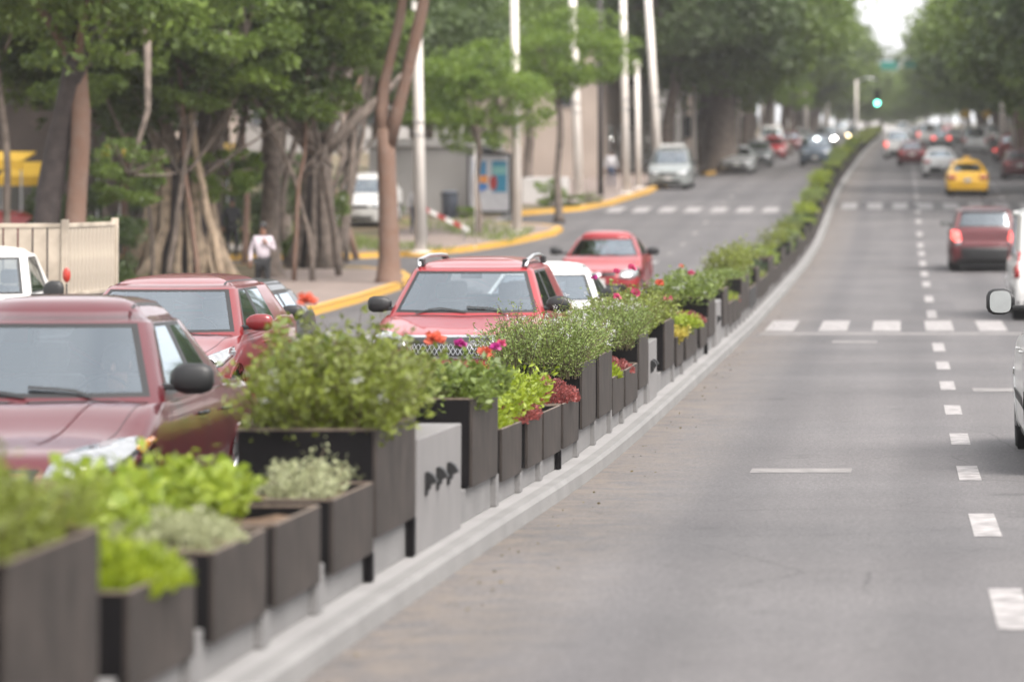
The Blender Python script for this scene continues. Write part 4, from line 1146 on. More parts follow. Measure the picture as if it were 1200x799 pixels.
# 2: deep red crossover beside it
c2 = Car('cross', PAINT['red'], -6.50-.92, F/119-1.05, 'deep red crossover behind the maroon sedan with angled clear headlight', name='car', ov=dict(H=1.60,zb=1.02))
c2.seams(); c2.wipers(); c2.mirrors(PAINT['red'])
w = .92; zh = .88
for h in c2.patch('headlight', [(w*.42,.70),(w*.55,.75),(w*.78,.84),(w*.95,.93),(w*.98,.86),(w*.94,.76),(w*.78,.70),(w*.55,.66)], 'front', M['lamp_clear'], mirror=True, cuts=3): pass
for sx in (-1, 1):
    hh, d = c2.hit(sx*w*.86, .80, 'front')
    b = MB(); b.lathe([(.0,-.045),(.045,-.045),(.052,-.03),(.05,0)], (hh.x, hh.y, hh.z), 'y', 20); b.build('projector_lens', M['chrome'], c2.root, smooth=True)
    b = MB(); b.lathe([(.0,-.052),(.034,-.050)], (hh.x, hh.y, hh.z), 'y', 20); b.build('lens', M['grey_lens'] if 'grey_lens' in M else M['black'], c2.root, smooth=True)
c2.patch('grille', [(-.40,.62),(.40,.62),(.46,.74),(-.46,.74)], 'front', M['black'])
c2.patch('lower_grille', [(-.60,.28),(.60,.28),(.66,.48),(-.66,.48)], 'front', M['black'])
c2.patch('fog_lamp', [(w*.72,.36),(w*.90,.36),(w*.92,.56),(w*.80,.52)], 'front', M['black'], mirror=True); c2.plate('front', .52)
# 3: small dark hatchback behind it
c3 = Car('hatch', PAINT['black'], -7.33-.86, F/100-.98, 'small black hatchback behind the deep red crossover', name='car', ov=dict(H=1.40,zb=.90))
c3.mirrors(M['black']); c3.simple_front(); c3.seams(); c3.wipers()

# 4: faded red suv in the middle
c4 = Car('suv', PAINT['coral'], -4.86, F/106-1.12, 'light red suv with grey roof rails and mesh grille in the middle', name='car', ov=dict(H=1.70,zb=1.07))
c4.seams(); c4.wipers(); c4.mirrors(M['black'], tall=1.1)
w = .93
c4.patch('headlight', [(w*.50,.76),(w*.52,.88),(w*.70,.93),(w*.92,.95),(w*.95,.80),(w*.80,.76)], 'front', M['lamp_clear'], mirror=True, cuts=3)
c4.patch('grille_surround', [(-.40,.66),(.40,.66),(.50,.90),(-.50,.90)], 'front', M['chrome'], off=.012)
g = c4.patch('grille', [(-.35,.69),(.35,.69),(.445,.875),(-.445,.875)], 'front', M['black'], off=.035)[0]
for k in range(-9, 10):
    for sgn in (1, -1):
        c4.strip('grille_bar', [(max(-.42,min(.42,k*.05-.05*sgn)), .70), (max(-.42,min(.42,k*.05+.05*sgn)), .87)], 'front', .005, M['alloy'], .055, parent=g)
c4.patch('lower_grille', [(-.60,.28),(.60,.28),(.62,.45),(-.62,.45)], 'front', M['black']); c4.plate('front', .52)
for sx in (1, -1):
    b = MB(); b.tube([(sx*.60,-.40,1.60),(sx*.615,-.28,1.68),(sx*.60,.4,1.715),(sx*.58,1.2,1.71),(sx*.56,1.6,1.695),(sx*.555,1.70,1.64)], .022, 8); b.build('roof_rail', M['alloy'], c4.root, smooth=True)
    for yy in (-.30, 1.62):
        b = MB(); b.box(sx*.585-.03, sx*.585+.03, yy-.05, yy+.08, 1.60, 1.69); b.build('rail_mount', M['black'], c4.root, bevel=.015)

# 5: white car behind
c5 = Car('sedan', PAINT['white'], -4.10-.87, F/86-1.12, 'white sedan tucked behind the light red suv', name='car', glass='glass')
c5.mirrors(M['black']); c5.simple_front(); c5.seams(); c5.wipers()
# 6: red sedan further back
c6 = Car('sedan', PAINT['coral'], (707-VX)/55, F/56, 'red sedan alone in the open stretch of the far carriageway', name='car')
c6.mirrors(M['black'], reach=.16); c6.seams(); c6.wipers(); w = .87
c6.patch('headlight', [(w*.50,.53),(w*.52,.66),(w*.72,.72),(w*.95,.72),(w*.96,.56),(w*.80,.50)], 'front', M['lamp_clear'], mirror=True)
c6.patch('grille', [(-.36,.58),(-.08,.58),(-.08,.64),(-.40,.64)], 'front', M['black']); c6.patch('grille', [(.08,.58),(.36,.58),(.40,.64),(.08,.64)], 'front', M['black'])
c6.patch('emblem', [(-.06,.56),(.06,.56),(.07,.64),(-.07,.64)], 'front', M['chrome'], off=.03)
c6.patch('lower_grille', [(-.55,.26),(.60,.26),(.62,.40),(-.55,.40)], 'front', M['black']); c6.plate('front', .44, w=.32)
# 7: white pickup with stake bed
c7 = Car('pickup', PAINT['white'], -12.18, 42.6, 'white pickup with cream slatted stake sides at the left edge', name='pickup_truck', roof=None)
c7.mirrors(M['black'], reach=.22, tall=1.7, y=1.75, z=1.10); c7.simple_front()
def stake_bed(c):
    X0, X1 = -.93, .93; y0, y1 = 3.2-c.L/2, 6.1-c.L/2; z0, z1 = 1.02, 2.02
    cream = mat('cream painted steel', (.52,.44,.35), .8, var=.35, scale=2.2)
    b = MB(); b.box(X0-.02, X1+.02, y0-.02, y1, z0-.10, z0-.002); b.build('bed_floor', M['black'], c.root)
    def rail(x0, x1, ya, yb, za, zb_, nm='stake_rail'):
        q = MB(); q.box(x0, x1, ya, yb, za, zb_); return q.build(nm, cream, c.root, bevel=.006)
    for z in (z0, z1-.06):
        rail(X0, X1, y0-.02, y0+.02, z, z+.06); rail(X1-.02, X1+.02, y0+.025, y1, z, z+.06); rail(X0-.02, X0+.02, y0+.025, y1, z, z+.06)
    n = 9
    q = MB(); q.box(-.085,.085,-.008,.008,z0+.06,z1-.06); pm_ = q.mesh('slat', cream)
    for k in range(n):
        o = link('slat', pm_, c.root); o.location = (X0+.14+(X1-X0-.28)*k/(n-1), y0, 0)
    q = MB(); q.box(-.008,.008,-.085,.085,z0+.06,z1-.06); pm2 = q.mesh('slat', cream)
    for k in range(13):
        for x in (X0, X1):
            o = link('slat', pm2, c.root); o.location = (x, y0+.16+(y1-y0-.32)*k/12, 0)
    for x, yy in ((X0, y0), (X1, y0), (X0, y1), (X1, y1)):
        q = MB(); q.box(x-.045, x+.045, yy-.045, yy+.045, z0-.1, z1+.05); q.build('corner_post', cream, c.root, bevel=.008)
stake_bed(c7)
t = empty('reflector_sign', ((78-VX)/90, F/90, gz(44.4)), label='red oval reflector on a thin stalk beside the pickup', cat='reflector')
b = MB(); b.tube([(0,0,0),(0,0,1.25)], .012, 8); b.build('stalk', M['black'], t)
b = MB(); b.lathe([(0,-.012),(.05,-.010),(.052,.01),(0,.012)], (0,0,0), 'y', 20); o_ = b.build('reflector_disc', mat('red reflector', (.55,.05,.03), .3), t, smooth=True); o_.location = (0,0,1.36); o_.scale = (1,1,1.9)

# ---- right carriageway, seen from behind
def rear_at(kind, pm, pxc, s, label, **k):
    return Car(kind, pm, (pxc-VX)/s, F/s, label, away=True, **k)
w = .93
r1 = rear_at('suv', PAINT['darkred'], 1154, 44.5, 'dark red suv driving away with tall black bumper and lit brake lamp', name='car', ov=dict(wr=.72,zt=1.10,H=1.72), glass='glass_dark')
r1.patch('tail_light', [(w*.66,.84),(w*.72,1.08),(w*.93,1.10),(w*.94,.90),(w*.84,.80)], 'rear', M['lamp_red_on'], mirror=True)
r1.patch('reverse_lamp', [(w*.66,.74),(w*.70,.83),(w*.86,.79),(w*.84,.72)], 'rear', M['lamp_clear'], mirror=True)
r1.patch('rear_bumper', [(-w*.97,.30),(w*.97,.30),(w*.97,.66),(-w*.97,.66)], 'rear', M['black'], thick=.07, cuts=4); r1.plate('rear', .93, w=.36, h=.20)
r1.mirrors(M['black']); r1.seams()
b = MB(); b.tube([(0,.7,1.70),(0,1.1,2.05)], .006, 6); b.build('antenna', M['black'], r1.root)
b = MB(); b.box(-.62,.62,-.12,.08,0,.03); sp_ = b.build('spoiler', PAINT['darkred'], r1.root, bevel=.01); sp_.location = (0, 1.85, 1.66)
# white van cut by the right edge
v1 = Car('van', PAINT['white'], 2.93, F/63, 'white van cut by the right frame edge with narrow red tail lamp', away=True, ov=dict(H=2.1,wr=.76), glass='glass_dark')
w = .88
v1.patch('tail_light', [(w*.86,.80),(w*.86,1.30),(w*.97,1.30),(w*.98,.80)], 'rear', M['lamp_red'], mirror=True)
v1.patch('rear_bumper', [(-w*.97,.32),(w*.97,.32),(w*.97,.6),(-w*.97,.6)], 'rear', M['black'], thick=.06, cuts=4); v1.plate('rear', .75); v1.seams()
v2 = Car('suv', PAINT['white'], 1.99, F/139, 'nearest white vehicle at the right edge with bright side mirror and black sill', away=True, name='car', ov=dict(wr=.70), glass='glass_dark')
w = .93
v2.patch('tail_light', [(w*.80,.74),(w*.78,1.14),(w*.97,1.20),(w*.995,.92),(w*.95,.70)], 'rear', M['lamp_clear'], mirror=True, cuts=3)
for k in range(3):
    v2.patch('lamp_divider', [(w*(.80+.06*k),.76),(w*(.805+.06*k),1.14),(w*(.815+.06*k),1.14),(w*(.81+.06*k),.76)], 'rear', M['black'], off=.03, mirror=True)
v2.patch('rear_bumper', [(-w*.99,.26),(w*.99,.26),(w*.99,.68),(-w*.99,.68)], 'rear', M['black'], thick=.05, cuts=4)
for sg in (1, -1): v2.strip('black_sill', [(.2,.38),(4.4,.38)], 'side', .42, M['black'], .012, sg)
v2.mirrors(M['black'], reach=.15, tall=1.45, z=1.36); v2.plate('rear', .9); v2.seams()
# queue further on
q = rear_at('sedan', PAINT['yellow'], 1134, 28.6, 'yellow taxi sedan seen from behind', name='taxi', cat='taxi'); q.simple_rear(plate_z=.68); q.mirrors(M['black'])
b = MB(); b.box(-.16,.16,-.07,.07,1.47,1.58); b.build('roof_sign', PAINT['yellow'], q.root, bevel=.02)
q = rear_at('sedan', PAINT['white'], 1102, 24.0, 'white sedan between the small red car and the yellow taxi', name='car'); q.simple_rear(bumper=True)
q = rear_at('hatch', PAINT['darkred'], 1069, 20.6, 'small dark red car with pale plate just right of the median', name='car', detail=1); q.simple_rear()
q = rear_at('suv', PAINT['white'], 1053, 18.4, 'white utility wagon with two red tail lights beside the median', name='car', ov=dict(H=1.95,wr=.74), detail=1); q.simple_rear(lit=True, bumper=True)
q = rear_at('van', PAINT['silver'], 1143, 16.4, 'tall silver van above the yellow taxi', detail=1); q.simple_rear()
q = rear_at('hatch', PAINT['darkred'], 1196, 24.5, 'dark red hatchback at right edge with grey window', name='car', detail=1); q.simple_rear()
q = rear_at('suv', PAINT['red'], 1187, 19.5, 'red suv just behind the dark red hatchback near the right edge', name='car', detail=1); q.simple_rear()
far = [('van','white',1086,12.8),('sedan','lightgrey',1103,14.2),('hatch','silver',1070,11.5),('suv','lightgrey',1098,10.2),('sedan','white',1120,11.8),('sedan','coral',1112,9.6),('van','white',1058,9.8),('sedan','silver',1078,8.4),('suv','white',1160,12.6),('hatch','grey',1172,13.6)]
for k, (kd, c, px, s) in enumerate(far):
    q = Car(kd, PAINT[c], (px-VX)/s, F/s, {'white':'white','lightgrey':'pale grey','silver':'silver','coral':'red','grey':'dark grey'}[c]+' '+{'van':'van','sedan':'sedan','hatch':'hatchback','suv':'suv'}[kd]+' blurred in the far queue of departing traffic', away=True, name='van' if kd == 'van' else 'car', group='far queue on the right carriageway', detail=1)
    q.simple_rear(lit=(k in (1, 3, 5, 0)))
# ---- left carriageway far
def front_at(kind, pm, pxc, s, label, head='lamp_clear', **k):
    c = Car(kind, pm, (pxc-VX)/s, F/s, label, **k); c.simple_front(head); return c
q = front_at('cross', PAINT['lightgrey'], 783, 27.2, 'silver grey suv parked by the leaning cream pole', name='parked_car', ov=dict(H=1.8,wr=.70)); q.mirrors(M['black'])
b = MB(); b.box(-.55,.55,-.2,1.5,1.80,1.90); b.build('roof_box', PAINT['white'], q.root, bevel=.04)
front_at('sedan', PAINT['silver'], 863, 22.8, 'silver sedan parked at the kerb by the big tree', name='parked_car')
front_at('sedan', PAINT['grey'], 886, 20.5, 'grey sedan parked right behind the silver sedan', name='parked_car', detail=1)
front_at('hatch', PAINT['coral'], 905, 18.4, 'red hatchback parked third in the kerbside row', name='parked_car', detail=1)
front_at('van', PAINT['white'], 903, 16.0, 'white van parked behind the red hatchback', name='parked_van', cat='van', detail=1)
front_at('sedan', PAINT['red'], 925, 15.6, 'bright red sedan at the far end of the parked row', name='parked_car', detail=1)
front_at('suv', PAINT['blue'], 955, 20.5, 'dark blue grey suv oncoming with lamps off, near the median', name='car', detail=1)
front_at('suv', PAINT['grey'], 967, 15.0, 'dark oncoming suv with two bright headlights', head='lamp_on', name='car', detail=1, zoff=.1)
front_at('sedan', PAINT['blue'], 1001, 11.0, 'small dark oncoming car with warm bright headlights beside the median', head='lamp_warm', name='car', detail=1)
for kd, c, px, s in [('sedan','silver',940,13.2),('hatch','white',930,12.0),('van','silver',985,10.0),('sedan','lightgrey',1000,9.0),('sedan','white',972,9.2)]:
    front_at(kd, PAINT[c], px, s, {'white':'white','lightgrey':'pale grey','silver':'silver'}[c]+' '+{'van':'van','sedan':'sedan','hatch':'hatchback'}[kd]+' blurred in the far oncoming traffic', name='van' if kd == 'van' else 'car', group='far oncoming traffic', detail=1)
# side-street vehicles behind the trees
front_at('suv', PAINT['white'], 418, 34.5, 'white car parked in the side street between two tree trunks', name='parked_car', detail=1, zoff=.12)
# ------------------------------------------------------------------ trees
def pos(px, s): return ((px-VX)/s, F/s)
def crown_mesh(name, seed, rx, ry, rz, n, leaf, m, clumps=26, low=0):
    rng = np.random.default_rng(seed)
    C_ = []; D_ = []; S_ = []
    cl = []
    for k in range(clumps):
        d = rng.normal(size=3); d /= np.linalg.norm(d); r = rng.uniform(.35, 1)**.6
        cl.append((d*np.array([rx, ry, rz])*r*.85, rng.uniform(.08, .22)*min(rx, ry)))
    per = n//clumps
    for c, r in cl:
        d = rng.normal(size=(per, 3)); d /= np.linalg.norm(d, axis=1, keepdims=True)
        rr_ = rng.uniform(.3, 1, per)**.5
        p = c + d*rr_[:, None]*r*np.array([1.25, 1.25, .62])
        p += np.sin(p*3.1+seed)*.12
        C_.append(p); D_.append(d*.6+rng.normal(size=(per,3))*.6+np.array([0,0,-.15])); S_.append(leaf*rng.uniform(.6, 1.4, per))
    return leaves_np(name, np.concatenate(C_), np.concatenate(D_), np.concatenate(S_), m, aspect=.55, fold=.25, rng=rng)
CROWN = {}
def crown(v, m):
    k = (v, m)
    if k not in CROWN:
        CROWN[k] = crown_mesh('crown', 100+v, 4.4, 4.4, 2.9, 17000, .18, TREE[m], clumps=95)
    return CROWN[k]
LOWC = {}
def lowcrown(v, m):
    k = (v, m)
    if k not in LOWC: LOWC[k] = crown_mesh('foliage', 200+v, 1.5, 1.5, 1.1, 5000, .12, TREE[m], clumps=30)
    return LOWC[k]
def limb(b, rnd, p0, d, L, r0, r1, n=6, wig=.12, sides=8):
    p = Vector(p0); d = Vector(d).normalized(); pts = [p.copy()]; rs_ = [r0]
    for i in range(n):
        d = (d + Vector((rnd.uniform(-wig, wig), rnd.uniform(-wig, wig), rnd.uniform(-wig*.4, wig*.6)))).normalized()
        p = p + d*L/n; pts.append(p.copy()); rs_.append(r0+(r1-r0)*(i+1)/n)
    b.tube(pts, rs_, sides, cap=True, wob=.12, rnd=rnd); return p, d
def tree(name, X, Y, label, group=None, trunk_h=4.5, r=.28, lean=(0,0), crown_r=1.0, cz=None, cm='green', bark='bark', seed=0, limbs=5, crowns=1, base=KH, crn=True, flare=1.6, cat='tree'):
    rnd = random.Random(seed*7+3); z0 = gz(Y)+base-.05
    t = empty(name, (X, Y, z0), label=label, cat=cat, group=group)
    b = MB(); ld = Vector((lean[0], lean[1], 1)).normalized()
    pts = [Vector((0,0,-.1)), Vector((0,0,.0))+ld*.25]; rr_ = [r*flare, r*1.12]
    n = 7
    for i in range(1, n+1):
        pts.append(ld*(.25+trunk_h*i/n) + Vector((math.sin(i*1.3+seed)*.07, math.cos(i*1.7+seed)*.07, 0))); rr_.append(r*(1-.35*i/n))
    b.tube(pts, rr_, 12, wob=.10, rnd=rnd); b.build('trunk', M[bark], t, smooth=True)
    top = pts[-1]; ends = []
    for k in range(limbs):
        a = 2*math.pi*k/limbs+rnd.uniform(-.4, .4); q = MB()
        st = top - ld*rnd.uniform(0, .9)
        e, d = limb(q, rnd, st, (math.cos(a)*.8+lean[0], math.sin(a)*.8+lean[1], rnd.uniform(.7, 1.5)), rnd.uniform(2.6, 4.2)*crown_r, r*.5, r*.12, 6, .2)
        for j in range(2):
            a2 = a+rnd.uniform(-.9, .9); limb(q, rnd, st.lerp(e, .55), (math.cos(a2), math.sin(a2), .6), 1.6*crown_r, r*.2, r*.06, 4, .2, 6)
        q.build('limb', M[bark], t, smooth=True); ends.append(e)
    if crn:
        for k in range(crowns):
            c = link('crown', crown((seed+k) % 4, cm), t)
            c.location = top + Vector((rnd.uniform(-.6,.6), rnd.uniform(-.6,.6), cz if cz is not None else 2.2*crown_r)); c.scale = (crown_r,)*3
            c.rotation_euler = (0, 0, rnd.uniform(0, 6.28))
    return t
def shrub(X, Y, label, m='green', sc=1.0, z=0, group=None, name='shrub', seed=0, zs=1.0):
    t = empty(name, (X, Y, gz(Y)+KH), label=label, cat='shrub', group=group)
    f = link('foliage', lowcrown(seed % 3, m), t, 'stuff'); f.location = (0,0,z+1.0*sc*zs); f.scale = (sc, sc, sc*zs); f.rotation_euler = (0,0,seed*1.7)
    b = MB(); rnd = random.Random(seed)
    for k in range(5): limb(b, rnd, (rnd.uniform(-.1,.1), rnd.uniform(-.1,.1), 0), (rnd.uniform(-.5,.5), rnd.uniform(-.5,.5), 1), z+1.1*sc, .035, .012, 4, .15, 5)
    b.build('stem', M['bark'], t); return t
# thin twisted trunks under the canopy
for k, (px, s, r, ln_, hh) in enumerate([(338,44,.11,-.10,5.5),(352,43,.08,.12,5.5),(392,43,.12,.16,6.0),(406,42,.09,.05,5.5),(418,41,.10,-.12,6),(385,41,.08,.22,6),(132,47,.08,.05,5),(150,46,.11,-.10,5),(168,45,.07,.10,5),(183,46,.10,-.16,5.5),(286,43,.09,.14,5.5),(108,44,.07,-.05,5),(196,52,.07,.12,5.5),(232,52,.06,-.13,5.5),(262,51,.10,-.2,5.5),(176,51,.05,.02,5),(345,50,.06,.1,5.5),(366,50,.07,-.14,5.5),(398,48,.09,-.06,6)]):
    X, Y = pos(px, s); rn = random.Random(400+k)
    lab = ['slim trunk leaning left right beside the second ficus','slim trunk leaning right on top of the second ficus','grey trunk leaning strongly right behind the second ficus','slim upright trunk between second ficus and white car','grey trunk leaning left before the white side street car','thin trunk leaning far right behind the second ficus',
           'thin upright trunk behind the stake bed corner','grey trunk leaning left above the stake bed corner','thin trunk leaning right, left of the huge ficus','trunk leaning left over the left side of the huge ficus','trunk leaning right between huge ficus and grey trunk','thin pale trunk right of the straight reddish one','thin stem rising right over the left half of the huge ficus','thin stem rising left over the huge ficus centre','stronger stem leaning left out of the huge ficus','very thin upright stem at the left edge of the huge ficus','thin stem rising right before the second ficus','thin stem rising left before the second ficus','slim grey trunk standing before the right side of the second ficus'][k]
    t = empty('slender_tree', (X, Y, gz(Y)+KH-.05), label=lab, cat='tree')
    b = MB(); limb(b, rn, (0,0,-.05), (ln_,0,1), hh, r, r*.6, 9, .14); b.build('trunk', M['bark' if k in (17, 2, 5) else ('bark','bark_red','bark_pale')[k % 3]], t, smooth=True)
    for q in range(2):
        b = MB(); limb(b, rn, (ln_*hh*(.45+.2*q),0,hh*(.45+.2*q)), (rn.uniform(-1,1),rn.uniform(-.4,.4),.8), 2.2, r*.55, r*.2, 6, .2, 6); b.build('limb', M['bark'], t, smooth=True)
    f = link('crown', lowcrown(k % 3, 'green'), t); f.location = (ln_*hh, 0, hh+.5); f.scale = (1.1,1.1,.9)
# individual trees of the left pavement
X, Y = pos(34, 60); tree('leaning_tree', X, Y, 'dark leaning trunk at the far left rising to the right', trunk_h=7.5, r=.27, lean=(.19,.0), bark='bark_dark', seed=1, cz=2.0, limbs=4, cm='dark')
X, Y = pos(90, 60); tree('tree', X, Y, 'straight reddish brown trunk beside the dark leaning one', trunk_h=5.0, r=.23, lean=(.01,0), bark='bark_red', seed=2, cm='green')
X, Y = pos(15, 52); tree('young_tree', X, Y, 'slim pale trunk at the far left in front of the yellow awning', trunk_h=5.5, r=.09, lean=(-.06,0), bark='bark', seed=3, crn=True, crown_r=.7, cm='green', limbs=3)
X, Y = pos(318, 48.5); tree('tree', X, Y, 'straight grey trunk right behind the man in the pale shirt', trunk_h=5.6, r=.24, lean=(-.015,0), bark='bark', seed=4, cm='dark')
# ficus with hanging roots
def ficus(X, Y, label, w=1.5, h=2.6, nroots=30, seed=0, m='bark_pale', crn='dark', cr=1.2):
    rnd = random.Random(seed); t = empty('ficus_tree', (X, Y, gz(Y)+KH-.05), label=label, cat='tree')
    b = MB(); b.tube([(0,0,-.1),(0,0,.4),(.03,0,1.4),(0,0,h)], [w*.60,w*.48,w*.46,w*.36], 14, wob=.10, rnd=rnd); b.build('trunk', M['bark_dark'], t, smooth=True)
    for k in range(nroots):
        a = 2*math.pi*k/nroots+rnd.uniform(-.12,.12); r0 = w*rnd.uniform(.5,1.05); q = MB(); tk = rnd.choice([.55,.7,1,1.3,1.8])
        top = Vector((math.cos(a)*w*.40, math.sin(a)*w*.35, h*rnd.uniform(.75,1.05))); bot = Vector((math.cos(a)*r0, math.sin(a)*r0*.8, -.1))
        mid_ = top.lerp(bot, .5)+Vector((rnd.uniform(-.06,.06), rnd.uniform(-.06,.06), 0)); mid_.x -= (bot.x-top.x)*.22; mid_.y -= (bot.y-top.y)*.22
        q.tube([bot, bot.lerp(mid_,.5)+Vector((rnd.uniform(-.05,.05),0,0)), mid_, mid_.lerp(top,.6), top], [rnd.uniform(.09,.2)*tk, .09*tk, .07*tk, .065*tk, .055*tk], 7, wob=.15, rnd=rnd)
        q.build('root', M[m], t, smooth=True)
    for k in range(7):
        a = k*.9+rnd.uniform(-.3,.3); q = MB(); limb(q, rnd, (math.cos(a)*w*.2, math.sin(a)*w*.2, h*.9), (math.cos(a)*.8, math.sin(a)*.6, rnd.uniform(.6,1.4)), rnd.uniform(2.5,4), .2, .06, 6, .16)
        q.build('limb', M['bark'], t, smooth=True)
    for k in range(2):
        c = link('crown', crown(k+seed & 3, crn), t); c.location = (rnd.uniform(-1.2,.2)-(2.2 if w < 1 else 0), rnd.uniform(-1,1), h+3.2); c.scale = (cr, cr, cr*.85); c.rotation_euler = (0,0,k*2.2)
    return t
X, Y = pos(215, 49.5); ficus(X, Y, 'huge ficus with pale hanging roots left of the walking man', 1.5, 3.0, 26, 5)
X, Y = pos(372, 45); ficus(X, Y, 'second ficus, a bundle of slanting trunks right of the grey trunk', .75, 3.4, 16, 6, m='bark', cr=.85)
# forked reddish tree by the first corner
def forked():
    X, Y = pos(455, 50.5); rnd = random.Random(4)
    t = empty('forked_tree', (X, Y, gz(Y)+KH-.03), label='forked tree with reddish twin trunks at the yellow kerb corner', cat='tree')
    k = 1/50.5
    def pt(px, py, dy=0): return ((px-455)*k, dy, (332-py)*k)
    b = MB(); b.tube([pt(455,336),pt(456,325),pt(456,300),pt(455,240),pt(453,185),pt(452,150)], [.40,.28,.24,.22,.22,.20], 12, wob=.08, rnd=rnd); b.build('trunk', M['bark_red'], t, smooth=True)
    b = MB(); b.tube([pt(452,165),pt(447,130,.1),pt(448,100,.2),pt(458,60,.2),pt(467,20,.3),pt(472,-20,.3),pt(468,-70,.3)], [.17,.16,.14,.12,.12,.10,.07], 10, wob=.08, rnd=rnd); b.build('limb', M['bark_red'], t, smooth=True)
    b = MB(); b.tube([pt(456,170),pt(466,130,-.1),pt(476,95,-.1),pt(486,55,-.2),pt(494,20,-.2),pt(502,-20,-.2),pt(512,-80,-.2)], [.17,.15,.14,.14,.14,.12,.08], 10, wob=.08, rnd=rnd); b.build('limb', M['bark_red'], t, smooth=True)
    for q in range(2):
        c = link('crown', crown(q+1, 'green'), t); c.location = (q*1.0-.2, .5, 10.6); c.rotation_euler = (0,0,q*2)
forked()
# bright low-hanging boughs and dark canopy over the pavement: trees standing further back
TLS = ['leafy tree at the far left edge in front of the stake bed','leafy tree between the reddish trunk and the huge ficus','shaded tree right behind the huge ficus','shaded tree behind the dark leaning trunk',
 'green tree behind the huge ficus, left of its hanging roots','shaded tree behind the second ficus and the grey trunk','leafy tree between the walking man and the second ficus','shaded tree under the left end of the yellow awnings',
 'shaded tree behind the small yellow canopy','shaded tree behind the grey trunk, deeper than the walking man','shaded tree left of the white side street car','shaded tree behind the white side street car',
 'deepest tree at the far left edge','deepest tree behind the two left trunks','deepest tree behind the huge ficus','deepest tree behind the grey trunk','deepest tree behind the forked tree gap','deepest tree above the grey shelter wall','deepest tree behind the lime tree and second lamp post']
rnd = random.Random(12)
spots = []
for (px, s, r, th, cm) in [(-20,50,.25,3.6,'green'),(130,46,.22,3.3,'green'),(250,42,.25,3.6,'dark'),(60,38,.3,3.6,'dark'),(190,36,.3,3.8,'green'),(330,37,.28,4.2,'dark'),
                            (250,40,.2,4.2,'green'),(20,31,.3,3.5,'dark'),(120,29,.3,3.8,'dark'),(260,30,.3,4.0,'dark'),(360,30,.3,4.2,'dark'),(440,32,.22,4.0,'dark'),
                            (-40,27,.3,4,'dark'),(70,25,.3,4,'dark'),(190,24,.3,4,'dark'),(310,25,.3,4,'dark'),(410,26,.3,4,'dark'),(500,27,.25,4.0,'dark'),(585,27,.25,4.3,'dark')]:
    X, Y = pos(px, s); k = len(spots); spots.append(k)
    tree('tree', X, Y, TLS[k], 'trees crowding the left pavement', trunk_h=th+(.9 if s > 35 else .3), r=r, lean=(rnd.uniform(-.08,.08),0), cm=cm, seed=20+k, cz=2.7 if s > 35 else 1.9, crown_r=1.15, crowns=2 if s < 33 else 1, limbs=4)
X, Y = pos(560, 36); tree('tree', X, Y, 'bright lime green tree in front of the dark trees, above the advertising panel', trunk_h=3.4, r=.12, cm='bright', seed=45, crown_r=.68, cz=1.0)
X, Y = pos(655, 33); tree('tree', X, Y, 'bright green tree crown hanging over the second cream pole', trunk_h=4.6, r=.14, cm='bright', seed=46, crown_r=.62, cz=1.1)
X, Y = pos(620, 29); tree('tree', X, Y, 'mid green tree behind the lime one, left of the beige building', trunk_h=4.6, r=.22, cm='green', seed=47, crown_r=.85, cz=1.4)
for (px, py, s, m, sc, lab) in [(150,205,54,'green',.72,'hanging green bough low over the stake bed'),(268,205,50,'bright',.62,'bright leafy sprout at the top of the ficus roots'),
        (95,80,56,'green',.8,'dense leafy bough between the two left trunks'),(352,120,47,'dark',.7,'dark bough hanging behind the grey trunk'),(350,75,50,'green',1.25,'pale green bough above the ficus pair'),
        (385,245,44,'green',.5,'low leafy bush in front of the second ficus'),(225,85,52,'green',.95,'large leafy bough over the ficus'),(285,50,52,'green',1.2,'upper leafy bough left of the forked tree')]:
    X, Y = pos(px, s); zc = CAMZ-(py-VY)/s
    t = empty('leafy_bough', (X, Y, zc), label=lab, cat='bough'); f = link('foliage', lowcrown(int(px) % 3, m), t, 'stuff'); f.scale = (sc,)*3; f.rotation_euler = (0,0,px)
    b = MB(); rn = random.Random(int(px)); 
    for q in range(4): limb(b, rn, (0,0,0), (rn.uniform(-1,1), rn.uniform(-.5,.5), rn.uniform(-.2,.9)), 1.5*sc, .05, .015, 5, .2, 6)
    b.tube([(0,0,0),(.3,.6,1.4),(.2,1.0,3.2)], [.05,.07,.09], 6); b.build('branch', M['bark'], t, smooth=True)
# shrubs under the trees
for (px, s, m, sc, zs, lab) in [(125,52,'dark',.75,1.2,'dark shrub behind the stake bed corner'),(355,44,'green',.55,.8,'green shrub at the foot of the second ficus'),(300,40,'dark',1.0,1.2,'dark shrub behind the grey trunk'),
        (90,40,'dark',1.2,1.2,'dark shrub below the yellow awning'),(160,38,'dark',1.2,1.3,'dark shrub behind the huge ficus'),(230,36,'dark',1.3,1.3,'dark shrub far behind the ficus'),(320,34,'dark',1.2,1.2,'dark shrub behind the walking man'),
        (370,34,'dark',.9,1.0,'low dark shrub left of the white side street car'),(450,33,'green',.5,.7,'low hedge shrub between the white car and the forked tree'),(668,31,'green',.42,.55,'low green shrub before the beige building'),(690,30.5,'green',.38,.5,'low green shrub at the foot of the third cream pole'),
        (645,31,'bright',.5,1.0,'light green shrub beside the second cream pole'),(545,33,'bright',.3,.8,'small light green plant left of the advertising panel')]:
    X, Y = pos(px, s); shrub(X, Y, lab, m, sc, 0, None, seed=int(px), zs=zs)
ORD = ['first','second','third','fourth','fifth','sixth','seventh','eighth','ninth','tenth','eleventh']
k = 0
